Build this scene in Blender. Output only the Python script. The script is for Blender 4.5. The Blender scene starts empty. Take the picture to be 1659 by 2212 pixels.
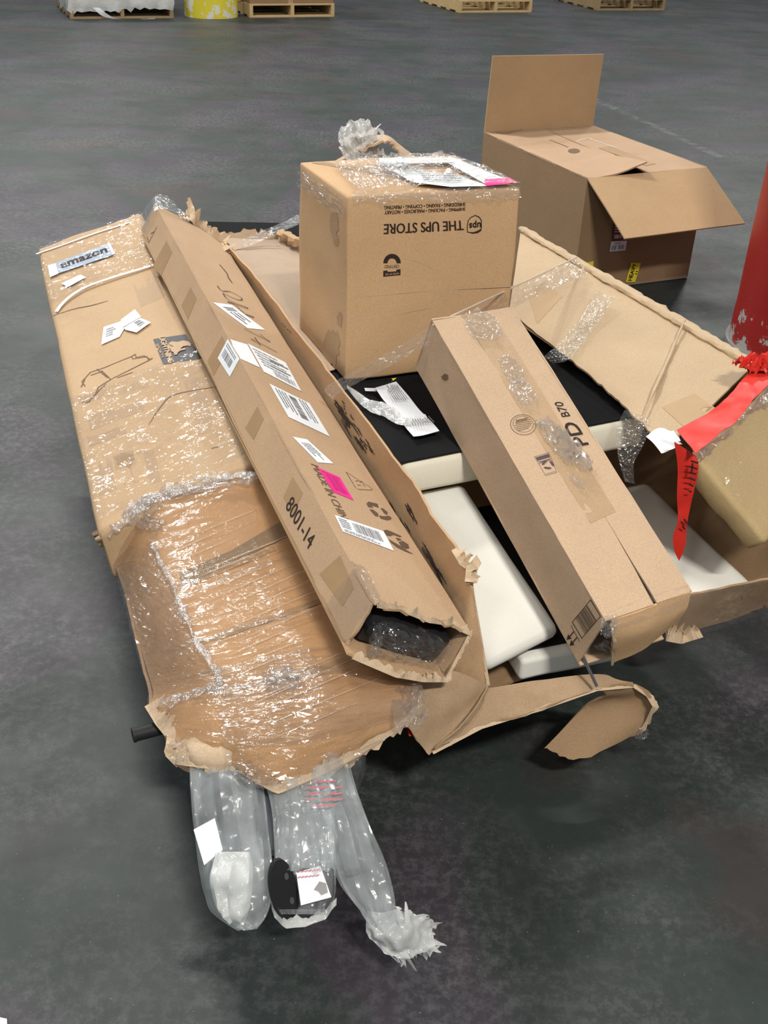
import bpy, bmesh, math, random
from mathutils import Vector, Matrix, noise
from mathutils.bvhtree import BVHTree
sc = bpy.context.scene
col = sc.collection
# ------------------------------------------------------------------ camera
F, PITCH, ROLL, CH = 2300.0, 0.545, 0.042, 1.515
CX, CY = 829.5, 1106.0
fw = Vector((0, math.cos(PITCH), -math.sin(PITCH)))
_r = Vector((1, 0, 0)); _u = _r.cross(fw)
rt = _r*math.cos(ROLL) + _u*math.sin(ROLL)
up = -_r*math.sin(ROLL) + _u*math.cos(ROLL)
CAMPOS = Vector((0, 0, CH))
cd = bpy.data.cameras.new('camera'); cam = bpy.data.objects.new('camera', cd); col.objects.link(cam)
cd.sensor_fit = 'VERTICAL'; cd.sensor_height = 36.0; cd.sensor_width = 27.0; cd.lens = 36.0*F/2212.0
cd.clip_start = 0.05; cd.clip_end = 200
M = Matrix((rt, up, -fw)).transposed().to_4x4(); M.translation = CAMPOS
cam.matrix_world = M
sc.camera = cam
# ------------------------------------------------------------------ world, lamps, exposure
w = bpy.data.worlds.new('world'); sc.world = w; w.use_nodes = True
bg = w.node_tree.nodes['Background']; bg.inputs[0].default_value = (0.90, 0.97, 1.0, 1); bg.inputs[1].default_value = 0.23
def lamp(x, y, z, watt, sx, sy, colr=(1, 0.97, 0.92)):
    l = bpy.data.lights.new('high_bay_lamp_or_fill', 'AREA'); l.shape = 'RECTANGLE'; l.size = sx; l.size_y = sy
    l.energy = watt; l.color = colr
    o = bpy.data.objects.new('high_bay_lamp_or_fill', l); col.objects.link(o); o.location = (x, y, z)
    return o
lamp(-2.9, 6.3, 6.2, 400, 1.2, 0.28)
lamp(1.7, -2.8, 6.2, 480, 1.2, 0.28, (1, 0.945, 0.87))
lamp(-5.5, 1.5, 6.5, 110, 1.2, 0.28, (0.93, 0.97, 1.0))
lamp(-2.2, -3.2, 6.5, 90, 1.2, 0.28)
lamp(2.2, 7.0, 6.5, 90, 1.2, 0.28)
lamp(0.2, 10.5, 6.5, 110, 1.2, 0.28)
lamp(-6.5, 9.0, 6.5, 170, 1.2, 0.28, (0.80, 0.90, 1.0))  # added fill that tints the far-left floor blue, standing in for skylight
lamp(-4.5, 14.0, 6.5, 300, 1.2, 0.28)
lamp(4.5, 14.0, 6.5, 300, 1.2, 0.28)
vs = sc.view_settings
vs.view_transform = 'Standard'; vs.look = 'None'; vs.gamma = 1.0; vs.use_curve_mapping = False; vs.exposure = 0.22
# ------------------------------------------------------------------ pixel rays
def ray(px, py): return (fw*F + rt*(px-CX) - up*(py-CY))
def at(px, py, z):
    d = ray(px, py); return CAMPOS + d*((z-CH)/d.z)
def on(px, py, plane, lift=0.0):
    p0, n = plane[:2]; d = ray(px, py)
    if len(plane) == 3:            # a real, slightly dented surface: land on it
        loc, nr, _, _ = plane[2].ray_cast(CAMPOS, d.normalized())
        if loc is not None and abs((loc-p0).dot(n)) < 0.03: return loc + n*min(lift, LIFT_CAP)
    t = (p0-CAMPOS).dot(n)/d.dot(n)
    return CAMPOS + d*t + n*lift
LIFT_CAP = 0.02
def surf(plane, *vfs):
    v, f = join(*vfs); return (plane[0], plane[1], BVHTree.FromPolygons(v, f))
def V(*a): return Vector(a)
def mkplane(a, b, c):
    n = (b-a).cross(c-a).normalized()
    if n.dot(CAMPOS-a) < 0: n = -n
    return (a, n)
def Z(scale, ox, oy, pts): return [(ox+x/scale, oy+y/scale) for x, y in pts]
# ------------------------------------------------------------------ materials
MATS = {}
def nodes_of(name):
    m = bpy.data.materials.new(name); m.use_nodes = True
    nt = m.node_tree; nt.nodes.clear()
    out = nt.nodes.new('ShaderNodeOutputMaterial')
    return m, nt, out
def N(nt, typ, **kw):
    n = nt.nodes.new(typ)
    for k, v in kw.items():
        if k.startswith('i_'):
            key = k[2:]; key = int(key) if key.isdigit() else key.replace('_', ' ')
            n.inputs[key].default_value = v
        else: setattr(n, k, v)
    return n
def ramp(nt, src, stops):
    r = nt.nodes.new('ShaderNodeValToRGB'); e = r.color_ramp.elements
    while len(e) < len(stops): e.new(0.5)
    for el, (p, c) in zip(e, stops): el.position = p; el.color = (*c, 1) if len(c) == 3 else c
    nt.links.new(src, r.inputs[0]); return r.outputs[0]
def mix(nt, fac, a, b, mode='MIX'):
    m = nt.nodes.new('ShaderNodeMix'); m.data_type = 'RGBA'; m.blend_type = mode
    for sock, v in ((m.inputs[0], fac), (m.inputs[6], a), (m.inputs[7], b)):
        if isinstance(v, (int, float)): sock.default_value = v
        elif isinstance(v, tuple): sock.default_value = (*v, 1) if len(v) == 3 else v
        else: nt.links.new(v, sock)
    return m.outputs[2]
def cardboard(name, c, var=0.12, stain=(0.10, 0.075, 0.05), stain_amt=0.35, rough=0.78, spec=0.25, bump=0.05):
    m, nt, out = nodes_of(name)
    tc = N(nt, 'ShaderNodeTexCoord')
    n1 = N(nt, 'ShaderNodeTexNoise', i_Scale=5.0, i_Detail=5.0, i_Roughness=0.6); nt.links.new(tc.outputs['Object'], n1.inputs['Vector'])
    n2 = N(nt, 'ShaderNodeTexNoise', i_Scale=420.0, i_Detail=2.0); nt.links.new(tc.outputs['Object'], n2.inputs['Vector'])
    n3 = N(nt, 'ShaderNodeTexNoise', i_Scale=2.6, i_Detail=7.0, i_Roughness=0.7); nt.links.new(tc.outputs['Object'], n3.inputs['Vector'])
    base = mix(nt, n1.outputs['Fac'], tuple(x*(1-var) for x in c), tuple(min(1, x*(1+var)) for x in c))
    fib = ramp(nt, n2.outputs['Fac'], [(0.3, (0.86, 0.86, 0.86)), (0.7, (1.08, 1.08, 1.08))])
    base = mix(nt, 1.0, base, fib, 'MULTIPLY')
    sm = ramp(nt, n3.outputs['Fac'], [(0.56, (0, 0, 0)), (0.80, (stain_amt,)*3)])
    base = mix(nt, sm, base, stain)
    b = N(nt, 'ShaderNodeBsdfPrincipled', i_Roughness=rough); b.inputs['Specular IOR Level'].default_value = spec
    nt.links.new(base, b.inputs['Base Color'])
    n4 = N(nt, 'ShaderNodeTexNoise', i_Scale=28.0, i_Detail=4.0); nt.links.new(tc.outputs['Object'], n4.inputs['Vector'])
    bp = N(nt, 'ShaderNodeBump', i_Strength=bump*4, i_Distance=0.004); nt.links.new(n4.outputs['Fac'], bp.inputs['Height']); nt.links.new(bp.outputs[0], b.inputs['Normal'])
    nt.links.new(b.outputs[0], out.inputs[0]); MATS[name] = m; return m
def plain(name, c, rough=0.6, spec=0.4, var=0.06, scale=30, bump=0.0, metallic=0.0, coat=0.0):
    m, nt, out = nodes_of(name)
    tc = N(nt, 'ShaderNodeTexCoord')
    n1 = N(nt, 'ShaderNodeTexNoise', i_Scale=float(scale), i_Detail=4.0); nt.links.new(tc.outputs['Object'], n1.inputs['Vector'])
    base = mix(nt, n1.outputs['Fac'], tuple(x*(1-var) for x in c), tuple(min(1, x*(1+var)) for x in c))
    b = N(nt, 'ShaderNodeBsdfPrincipled', i_Roughness=rough); b.inputs['Specular IOR Level'].default_value = spec
    b.inputs['Metallic'].default_value = metallic; b.inputs['Coat Weight'].default_value = coat
    nt.links.new(base, b.inputs['Base Color'])
    if bump:
        bp = N(nt, 'ShaderNodeBump', i_Strength=bump, i_Distance=0.003); nt.links.new(n1.outputs['Fac'], bp.inputs['Height']); nt.links.new(bp.outputs[0], b.inputs['Normal'])
    nt.links.new(b.outputs[0], out.inputs[0]); MATS[name] = m; return m
def film(name, clear=0.80, milk=(0.75, 0.78, 0.80), milk_amt=0.10, rough=0.10, bscale=(18, 18, 18), bstr=0.9, rot=0.0, gloss=0.5, detail=3.0, haze_var=0.0, bdist=0.012, cap=0.25):
    """clear plastic film: transparent, a milky share and a glossy coat over wrinkles"""
    m, nt, out = nodes_of(name)
    tc = N(nt, 'ShaderNodeTexCoord'); mp = N(nt, 'ShaderNodeMapping')
    mp.inputs['Scale'].default_value = bscale; mp.inputs['Rotation'].default_value = (0, 0, rot)
    nt.links.new(tc.outputs['Object'], mp.inputs[0])
    n1 = N(nt, 'ShaderNodeTexNoise', i_Scale=1.0, i_Detail=detail, i_Roughness=0.55, i_Distortion=0.6); nt.links.new(mp.outputs[0], n1.inputs['Vector'])
    bp = N(nt, 'ShaderNodeBump', i_Strength=bstr, i_Distance=bdist); nt.links.new(n1.outputs['Fac'], bp.inputs['Height'])
    tr = N(nt, 'ShaderNodeBsdfTransparent'); tr.inputs[0].default_value = (0.97, 0.97, 0.97, 1)
    gl = N(nt, 'ShaderNodeBsdfGlossy', i_Roughness=rough); gl.inputs[0].default_value = (1, 1, 1, 1); nt.links.new(bp.outputs[0], gl.inputs['Normal'])
    df = N(nt, 'ShaderNodeBsdfDiffuse'); df.inputs[0].default_value = (*milk, 1)
    tl = N(nt, 'ShaderNodeBsdfTranslucent'); tl.inputs[0].default_value = (*milk, 1)
    md = N(nt, 'ShaderNodeMixShader', i_0=0.35); nt.links.new(df.outputs[0], md.inputs[1]); nt.links.new(tl.outputs[0], md.inputs[2])
    m1 = N(nt, 'ShaderNodeMixShader', i_0=milk_amt); nt.links.new(tr.outputs[0], m1.inputs[1]); nt.links.new(md.outputs[0], m1.inputs[2])
    if haze_var:
        n2 = N(nt, 'ShaderNodeTexNoise', i_Scale=9.0, i_Detail=5.0); nt.links.new(tc.outputs['Object'], n2.inputs['Vector'])
        mr = N(nt, 'ShaderNodeMapRange'); mr.inputs[1].default_value = 0.35; mr.inputs[2].default_value = 0.7
        mr.inputs[3].default_value = max(0, milk_amt-haze_var); mr.inputs[4].default_value = min(1, milk_amt+haze_var)
        nt.links.new(n2.outputs['Fac'], mr.inputs[0]); nt.links.new(mr.outputs[0], m1.inputs[0])
    fr = N(nt, 'ShaderNodeFresnel', i_IOR=1.35)
    ml = N(nt, 'ShaderNodeMath', operation='MULTIPLY_ADD'); ml.inputs[1].default_value = 1.0; ml.inputs[2].default_value = 0.03*gloss; nt.links.new(fr.outputs[0], ml.inputs[0])
    mn = N(nt, 'ShaderNodeMath', operation='MINIMUM'); mn.inputs[1].default_value = cap; nt.links.new(ml.outputs[0], mn.inputs[0])
    m2 = N(nt, 'ShaderNodeMixShader'); nt.links.new(mn.outputs[0], m2.inputs[0]); nt.links.new(m1.outputs[0], m2.inputs[1]); nt.links.new(gl.outputs[0], m2.inputs[2])
    nt.links.new(m2.outputs[0], out.inputs[0]); MATS[name] = m; return m
KR = cardboard('kraft', (0.50, 0.325, 0.185))
KR_TAN = cardboard('kraft_tan', (0.54, 0.38, 0.25), stain_amt=0.2)
KR_WARM = cardboard('kraft_warm', (0.58, 0.375, 0.205), stain_amt=0.22)
KR_ORANGE = cardboard('kraft_orange', (0.47, 0.265, 0.12), var=0.22, stain_amt=0.35, rough=0.6)
KR_PALE = cardboard('kraft_pale', (0.52, 0.39, 0.25), stain_amt=0.3)
KR_DARK = cardboard('kraft_brown_shaded', (0.31, 0.20, 0.11), stain_amt=0.25)  # brown board, darkened to paint in the shade on the open carton's walls
KR_KHAKI = cardboard('kraft_khaki', (0.52, 0.38, 0.19), stain_amt=0.2)
KR_DIRTY_SHADED = cardboard('kraft_dirty_shaded', (0.37, 0.255, 0.155), stain_amt=0.4)  # dirty board, with the weaker light on flap and corner mixed into the colour
KR_EDGE = cardboard('torn_paper_edge', (0.56, 0.42, 0.28), var=0.25, stain_amt=0.3, bump=0.15)
TAPE = plain('brown_packing_tape', (0.37, 0.24, 0.13), rough=0.5, spec=0.2, var=0.10, scale=14)
TAPE_P = plain('tan_packing_tape', (0.44, 0.30, 0.165), rough=0.5, spec=0.2, var=0.10, scale=14)
INK = plain('black_print', (0.035, 0.022, 0.018), rough=0.7, spec=0.2)
INK_G = plain('grey_print', (0.20, 0.20, 0.21), rough=0.7, spec=0.2, var=0.3, scale=200)
INK_B = plain('brown_print', (0.16, 0.10, 0.06), rough=0.7, spec=0.2)
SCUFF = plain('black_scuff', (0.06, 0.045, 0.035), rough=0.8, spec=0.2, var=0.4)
PAPER = plain('white_paper', (0.80, 0.83, 0.86), rough=0.6, spec=0.3, var=0.05, scale=60)
PINK = plain('pink_label', (0.92, 0.03, 0.30), rough=0.5)
PINK_D = plain('pink_label_print', (0.50, 0.02, 0.20), rough=0.5)
YEL = plain('yellow_label', (0.85, 0.72, 0.04), rough=0.5)
BLUE_T = plain('blue_grey_tape', (0.36, 0.42, 0.52), rough=0.3, spec=0.5)
BLK_T = plain('black_logo_print', (0.035, 0.035, 0.04), rough=0.55, var=0.3)
FAB_B = plain('black_fabric', (0.012, 0.012, 0.013), rough=0.95, spec=0.1, var=0.3, scale=500, bump=0.2)
FAB_W = plain('white_fabric', (0.74, 0.735, 0.68), rough=0.9, spec=0.15, var=0.05, scale=400, bump=0.15)
FAB_C = plain('cream_fabric', (0.78, 0.75, 0.62), rough=0.9, spec=0.15, var=0.06, scale=300, bump=0.15)
BLK = plain('black_metal', (0.012, 0.012, 0.014), rough=0.35, spec=0.5)
BLK_M = plain('matt_black_tube', (.014, .014, .016), rough=.6, spec=.3)
STEEL = plain('grey_steel', (0.22, 0.23, 0.26), rough=0.35, metallic=0.8)
RED_T = plain('red_tape', (0.62, 0.030, 0.020), rough=0.4, spec=0.3, var=0.15, scale=40)
STRAP = plain('white_strap', (0.80, 0.80, 0.74), rough=0.4)
WFOAM = plain('white_foam_film', (0.78, 0.80, 0.80), rough=0.6, var=0.08)
WOOD = cardboard('pallet_wood', (0.52, 0.37, 0.18), var=0.25, stain_amt=0.5, bump=0.2)
WOOD_O = cardboard('pallet_wood_old', (0.30, 0.21, 0.11), var=0.3, stain_amt=0.6, bump=0.2)
FILM = film('stretch_film', milk_amt=0.02, milk=(.8, .72, .64), bscale=(30, 30, 30), bstr=.35, rough=0.085, gloss=0.25, cap=0.035)
FILM_S = film('smooth_film', milk_amt=0.03, milk=(.8, .74, .68), bscale=(30, 30, 30), bstr=.5, rough=0.15, gloss=1.0)
FILM_C = film('crumpled_film', milk_amt=0.07, bscale=(50, 50, 50), bstr=.5, rough=0.15, gloss=2.0)
FILM_R = film('roped_film', milk_amt=0.14, milk=(0.62, 0.56, 0.52), bscale=(70, 70, 70), bstr=.6, rough=0.18, gloss=2.5)
BAG = film('milky_bag', milk_amt=0.30, milk=(0.82, 0.88, 0.90), bscale=(16, 16, 6), bstr=0.6, rough=0.22, gloss=0.8, haze_var=0.17)
BAG_W = film('white_bag', milk_amt=0.74, milk=(0.84, 0.86, 0.85), bscale=(40, 40, 40), bstr=1.0, rough=0.22, gloss=0.8, haze_var=0.16)
BAG_K = film('film_over_black', milk_amt=0.03, bscale=(50, 50, 50), bstr=.5, rough=0.14, gloss=3.0)

def bollard_paint(name, c, worn, z0, z1):
    m, nt, out = nodes_of(name)
    tc = N(nt, 'ShaderNodeTexCoord')
    n1 = N(nt, 'ShaderNodeTexNoise', i_Scale=7.0, i_Detail=8.0, i_Roughness=0.7); nt.links.new(tc.outputs['Object'], n1.inputs['Vector'])
    n2 = N(nt, 'ShaderNodeTexNoise', i_Scale=2.5, i_Detail=4.0); nt.links.new(tc.outputs['Object'], n2.inputs['Vector'])
    sp = N(nt, 'ShaderNodeSeparateXYZ'); nt.links.new(tc.outputs['Object'], sp.inputs[0])
    mr = N(nt, 'ShaderNodeMapRange'); mr.inputs[1].default_value = z0; mr.inputs[2].default_value = z1; mr.inputs[3].default_value = 0.16; mr.inputs[4].default_value = 0.0
    nt.links.new(sp.outputs[2], mr.inputs[0])
    ad = N(nt, 'ShaderNodeMath', operation='ADD'); nt.links.new(n1.outputs['Fac'], ad.inputs[0]); nt.links.new(mr.outputs[0], ad.inputs[1])
    mk = ramp(nt, ad.outputs[0], [(0.665, (0, 0, 0)), (0.685, (1, 1, 1))])
    base = mix(nt, n2.outputs['Fac'], tuple(x*0.75 for x in c), tuple(min(1, x*1.15) for x in c))
    base = mix(nt, mk, base, worn)
    b = N(nt, 'ShaderNodeBsdfPrincipled', i_Roughness=0.45); nt.links.new(base, b.inputs['Base Color'])
    bp = N(nt, 'ShaderNodeBump', i_Strength=0.3, i_Distance=0.004); nt.links.new(n1.outputs['Fac'], bp.inputs['Height']); nt.links.new(bp.outputs[0], b.inputs['Normal'])
    nt.links.new(b.outputs[0], out.inputs[0]); return m
RED_B = bollard_paint('worn_red_paint', (0.36, 0.014, 0.011), (0.42, 0.40, 0.36), 0.0, 0.35)
YEL_B = bollard_paint('worn_yellow_paint', (0.62, 0.52, 0.03), (0.62, 0.60, 0.52), 0.0, 0.5)

def floor_material():
    m, nt, out = nodes_of('polished_concrete')
    tc = N(nt, 'ShaderNodeTexCoord'); L = nt.links.new
    sp = N(nt, 'ShaderNodeSeparateXYZ'); L(tc.outputs['Object'], sp.inputs[0])
    def noi(s, d, r=0.6, dist=0.0, vec=None):
        n = N(nt, 'ShaderNodeTexNoise', i_Scale=s, i_Detail=d, i_Roughness=r, i_Distortion=dist); L(vec or tc.outputs['Object'], n.inputs['Vector']); return n.outputs['Fac']
    hue = noi(1.25, 2.5, 0.55, 0.3)
    base = ramp(nt, hue, [(0.36, (0.034, 0.029, 0.027)), (0.42, (0.022, 0.031, 0.028)), (0.52, (0.023, 0.031, 0.029)), (0.56, (0.036, 0.030, 0.039)), (0.70, (0.025, 0.029, 0.036))])
    # broad tyre-swept streaks
    mp = N(nt, 'ShaderNodeMapping'); mp.inputs['Rotation'].default_value = (0, 0, 0.12); mp.inputs['Scale'].default_value = (0.22, 2.6, 1); L(tc.outputs['Object'], mp.inputs[0])
    st = noi(1.0, 5.0, 0.6, 0.4, mp.outputs[0])
    base = mix(nt, 0.45, base, ramp(nt, st, [(0.3, (0.60, 0.60, 0.60)), (0.7, (1.35, 1.33, 1.30))]), 'MULTIPLY')
    # pale worn mottling
    mo = noi(42.0, 9.0, 0.8); zone = noi(1.3, 4.0)
    a = ramp(nt, mo, [(0.46, (0, 0, 0)), (0.60, (1, 1, 1))]); bz = ramp(nt, zone, [(0.42, (0.05, 0.05, 0.05)), (0.62, (0.7, 0.7, 0.7))])
    mk = mix(nt, 1.0, a, bz, 'MULTIPLY')
    base = mix(nt, mk, base, (0.105, 0.102, 0.108))
    sp2 = ramp(nt, noi(150.0, 2.0), [(0.71, (0, 0, 0)), (0.76, (0.5, 0.5, 0.5))])
    base = mix(nt, sp2, base, (0.30, 0.30, 0.30))
    dk = ramp(nt, noi(6.0, 6.0, 0.7), [(0.30, (0.55, 0.55, 0.55)), (0.50, (1, 1, 1))])
    base = mix(nt, 0.7, base, dk, 'MULTIPLY')
    def line(p, q, width, wob=0.02):
        p = Vector(p[:2]); q = Vector(q[:2]); d = (q-p).normalized(); n = Vector((-d.y, d.x))
        def dotc(vx, vy, c):
            m1 = N(nt, 'ShaderNodeMath', operation='MULTIPLY', i_1=vx); L(sp.outputs[0], m1.inputs[0])
            m2 = N(nt, 'ShaderNodeMath', operation='MULTIPLY_ADD', i_1=vy); L(sp.outputs[1], m2.inputs[0]); L(m1.outputs[0], m2.inputs[2])
            m3 = N(nt, 'ShaderNodeMath', operation='ADD', i_1=c); L(m2.outputs[0], m3.inputs[0]); return m3.outputs[0]
        dist = dotc(n.x, n.y, -n.dot(p)); wn = noi(3.0, 3.0)
        wadd = N(nt, 'ShaderNodeMath', operation='MULTIPLY_ADD', i_1=wob, i_2=-wob*0.5); L(wn, wadd.inputs[0])
        sm = N(nt, 'ShaderNodeMath', operation='ADD'); L(dist, sm.inputs[0]); L(wadd.outputs[0], sm.inputs[1])
        ab = N(nt, 'ShaderNodeMath', operation='ABSOLUTE'); L(sm.outputs[0], ab.inputs[0])
        lt = N(nt, 'ShaderNodeMapRange'); lt.inputs[1].default_value = width*0.4; lt.inputs[2].default_value = width; lt.inputs[3].default_value = 1; lt.inputs[4].default_value = 0; L(ab.outputs[0], lt.inputs[0])
        t = dotc(d.x, d.y, -d.dot(p)); ln = (q-p).length
        g1 = N(nt, 'ShaderNodeMath', operation='GREATER_THAN', i_1=0.0); L(t, g1.inputs[0])
        g2 = N(nt, 'ShaderNodeMath', operation='LESS_THAN', i_1=ln); L(t, g2.inputs[0])
        k = N(nt, 'ShaderNodeMath', operation='MULTIPLY'); L(g1.outputs[0], k.inputs[0]); L(g2.outputs[0], k.inputs[1])
        k2 = N(nt, 'ShaderNodeMath', operation='MULTIPLY'); L(k.outputs[0], k2.inputs[0]); L(lt.outputs[0], k2.inputs[1]); return k2.outputs[0]
    for p, q, wd in ((at(488, 60, 0), at(660, 165, 0), 0.016), (at(-300, 1105, 0), at(900, 940, 0), 0.006)):
        base = mix(nt, line(p, q, wd, 0.01), base, (0.035, 0.035, 0.038))
    # worn pale marking line beyond the open box
    wl = line(at(1250, 198, 0), at(1560, 340, 0), 0.05, 0.05)
    wk = mix(nt, 1.0, wl, ramp(nt, noi(9.0, 6.0), [(0.45, (0, 0, 0)), (0.6, (0.16, 0.16, 0.16))]), 'MULTIPLY')
    base = mix(nt, wk, base, (0.33, 0.32, 0.33))
    b = N(nt, 'ShaderNodeBsdfPrincipled'); L(base, b.inputs['Base Color']); b.inputs['Specular IOR Level'].default_value = 0.38
    L(ramp(nt, noi(2.2, 5.0), [(0.35, (0.44, 0.44, 0.44)), (0.65, (0.60, 0.60, 0.60))]), b.inputs['Roughness'])
    bp = N(nt, 'ShaderNodeBump', i_Strength=0.12, i_Distance=0.004); L(mo, bp.inputs['Height']); L(bp.outputs[0], b.inputs['Normal'])
    L(b.outputs[0], out.inputs[0]); return m
# ------------------------------------------------------------------ object helpers
ORIG = {}
def tag(o, label=None, cat=None, group=None, kind=None):
    if label: o['label'] = label
    if cat: o['category'] = cat
    if group: o['group'] = group
    if kind: o['kind'] = kind
    return o
def thing(name, loc, label, cat, group=None):
    o = bpy.data.objects.new(name, None); col.objects.link(o); o.location = loc; o.empty_display_size = 0.05
    ORIG[o] = Vector(loc); return tag(o, label, cat, group)
def mesh(name, vf, mat, parent=None, smooth=35, label=None):
    vs_, fs = vf; me = bpy.data.meshes.new(name)
    if parent is None:
        zs = min(v.z for v in vs_); c = sum(vs_, Vector())/len(vs_); o0 = Vector((c.x, c.y, zs))
    else: o0 = ORIG[parent]
    me.from_pydata([tuple(v-o0) for v in vs_], [], fs); me.update()
    bm = bmesh.new(); bm.from_mesh(me); bmesh.ops.recalc_face_normals(bm, faces=bm.faces); bm.to_mesh(me); bm.free()
    if smooth:
        me.shade_smooth()
        try: me.set_sharp_from_angle(angle=math.radians(smooth))
        except Exception: pass
    me.materials.append(mat); o = bpy.data.objects.new(name, me); col.objects.link(o)
    if parent is not None: o.parent = parent
    else: o.location = o0
    ORIG[o] = o0
    if label: o['label'] = label
    return o
def join(*vfs):
    vs_, fs = [], []
    for v, f in vfs:
        b = len(vs_); vs_ += v; fs += [tuple(i+b for i in q) for q in f]
    return vs_, fs
def cr(p, t):
    n = len(p)-1
    if n == 0: return p[0]
    x = t*n; i = min(int(x), n-1); u = x-i
    if len(p) == 2: return p[0].lerp(p[1], u)
    a, b, c, d = p[max(i-1, 0)], p[i], p[i+1], p[min(i+2, n)]
    return 0.5*((2*b) + (c-a)*u + (2*a-5*b+4*c-d)*u*u + (3*b-a-3*c+d)*u*u*u)
def lin(p, t):
    n = len(p)-1; x = t*n; i = min(int(x), n-1); return p[i].lerp(p[i+1], x-i)
def fbm(p, s, o=3): return noise.fractal(p*s, 0.9, 2.0, o)
def grid_pts(ctrl, nu, nv, straight=False):
    f = lin if straight else cr
    return [[f([f(row, i/nu) for row in ctrl], j/nv) for i in range(nu+1)] for j in range(nv+1)]
def grid_normals(G):
    nv, nu = len(G)-1, len(G[0])-1; R = []
    for j in range(nv+1):
        row = []
        for i in range(nu+1):
            a = G[j][min(i+1, nu)]-G[j][max(i-1, 0)]; b = G[min(j+1, nv)][i]-G[max(j-1, 0)][i]
            n = a.cross(b); row.append(n.normalized() if n.length > 1e-12 else Vector((0, 0, 1)))
        R.append(row)
    return R
def sheet(ctrl, nu, nv, thick=0.004, amp=0.0, scale=8.0, torn='', tamp=0.012, seed=0, straight=False, lift=0.0, ridge=0.0, rs=30.0, holes=None, wr=0.0, wf=40.0, facet=0.0):
    """a curved panel through control points, with thickness, waves and torn rims"""
    rnd = random.Random(seed); G = grid_pts(ctrl, nu, nv, straight); off = Vector((seed*3.1, seed*1.7, seed*0.9))
    Nn = grid_normals(G)
    flip = 1
    c = G[nv//2][nu//2]
    if Nn[nv//2][nu//2].dot(CAMPOS-c) < 0: flip = -1
    G2 = [[G[j][i].copy() for i in range(nu+1)] for j in range(nv+1)]
    for j in range(nv+1):
        for i in range(nu+1):
            p = G[j][i]; d = lift
            if amp: d += amp*fbm(p+off, scale)
            if ridge: d += ridge*abs(noise.noise((p+off)*rs))*2
            if wr: d += wr*(noise.noise(Vector((i/nu*2.2+seed, j/nv*wf, seed*1.3)))+.6*noise.noise(Vector((i/nu*5+seed, j/nv*wf*2.3, seed*2.1))))
            G2[j][i] = p + Nn[j][i]*flip*d
    if facet:
        for j in range(1, nv):
            for i in range(1, nu):
                du = (G[j][i+1]-G[j][i-1])*.5; dv = (G[j+1][i]-G[j-1][i])*.5
                zone = .15+1.7*max(0.0, .42+noise.noise(G[j][i]*11+off))
                G2[j][i] = G2[j][i]+du*rnd.uniform(-.42, .42)+dv*rnd.uniform(-.38, .38)+Nn[j][i]*rnd.gauss(0, facet)*zone
    def jag(k): return tamp*(0.7*noise.noise(Vector((k*0.9, seed*7.3, 1.5))) + 0.6*noise.noise(Vector((k*2.7, seed*3.3, 4.5))) + rnd.uniform(-0.35, 0.35))
    for s in torn:
        if s in 'tb':
            j, jj = (0, 1) if s == 't' else (nv, nv-1)
            for i in range(nu+1):
                d = (G[j][i]-G[jj][i]).normalized(); G2[j][i] = G2[j][i] + d*jag(i) + Nn[j][i]*rnd.uniform(-1, 1)*tamp*0.3
        else:
            i, ii = (0, 1) if s == 'l' else (nu, nu-1)
            for j in range(nv+1):
                d = (G[j][i]-G[j][ii]).normalized(); G2[j][i] = G2[j][i] + d*jag(j) + Nn[j][i]*rnd.uniform(-1, 1)*tamp*0.3
    vs_ = [p for r in G2 for p in r]; W = nu+1; n0 = len(vs_); fs = []
    for j in range(nv):
        for i in range(nu):
            if holes and holes(i/nu, j/nv): continue
            q = (j*W+i, j*W+i+1, (j+1)*W+i+1, (j+1)*W+i)
            if facet: fs += [(q[0], q[1], q[2]), (q[0], q[2], q[3])] if (i*7+j*13+rnd.randint(0, 1)) % 2 else [(q[0], q[1], q[3]), (q[1], q[2], q[3])]
            else: fs.append(q)
    if thick:
        vs_ = vs_ + [G2[j][i]-Nn[j][i]*flip*thick for j in range(nv+1) for i in range(nu+1)]
        fs += [tuple(k+n0 for k in reversed(q)) for q in fs]
        rim = [i for i in range(W)] + [j*W+nu for j in range(1, nv+1)] + [nv*W+i for i in range(nu-1, -1, -1)] + [j*W for j in range(nv-1, 0, -1)]
        for a, b in zip(rim, rim[1:]+rim[:1]): fs.append((a, b, b+n0, a+n0))
    return vs_, fs
def quad(a, b, c, d, nu=8, nv=8, **k): return sheet([[a, b], [d, c]], nu, nv, straight=True, **k)
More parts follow.
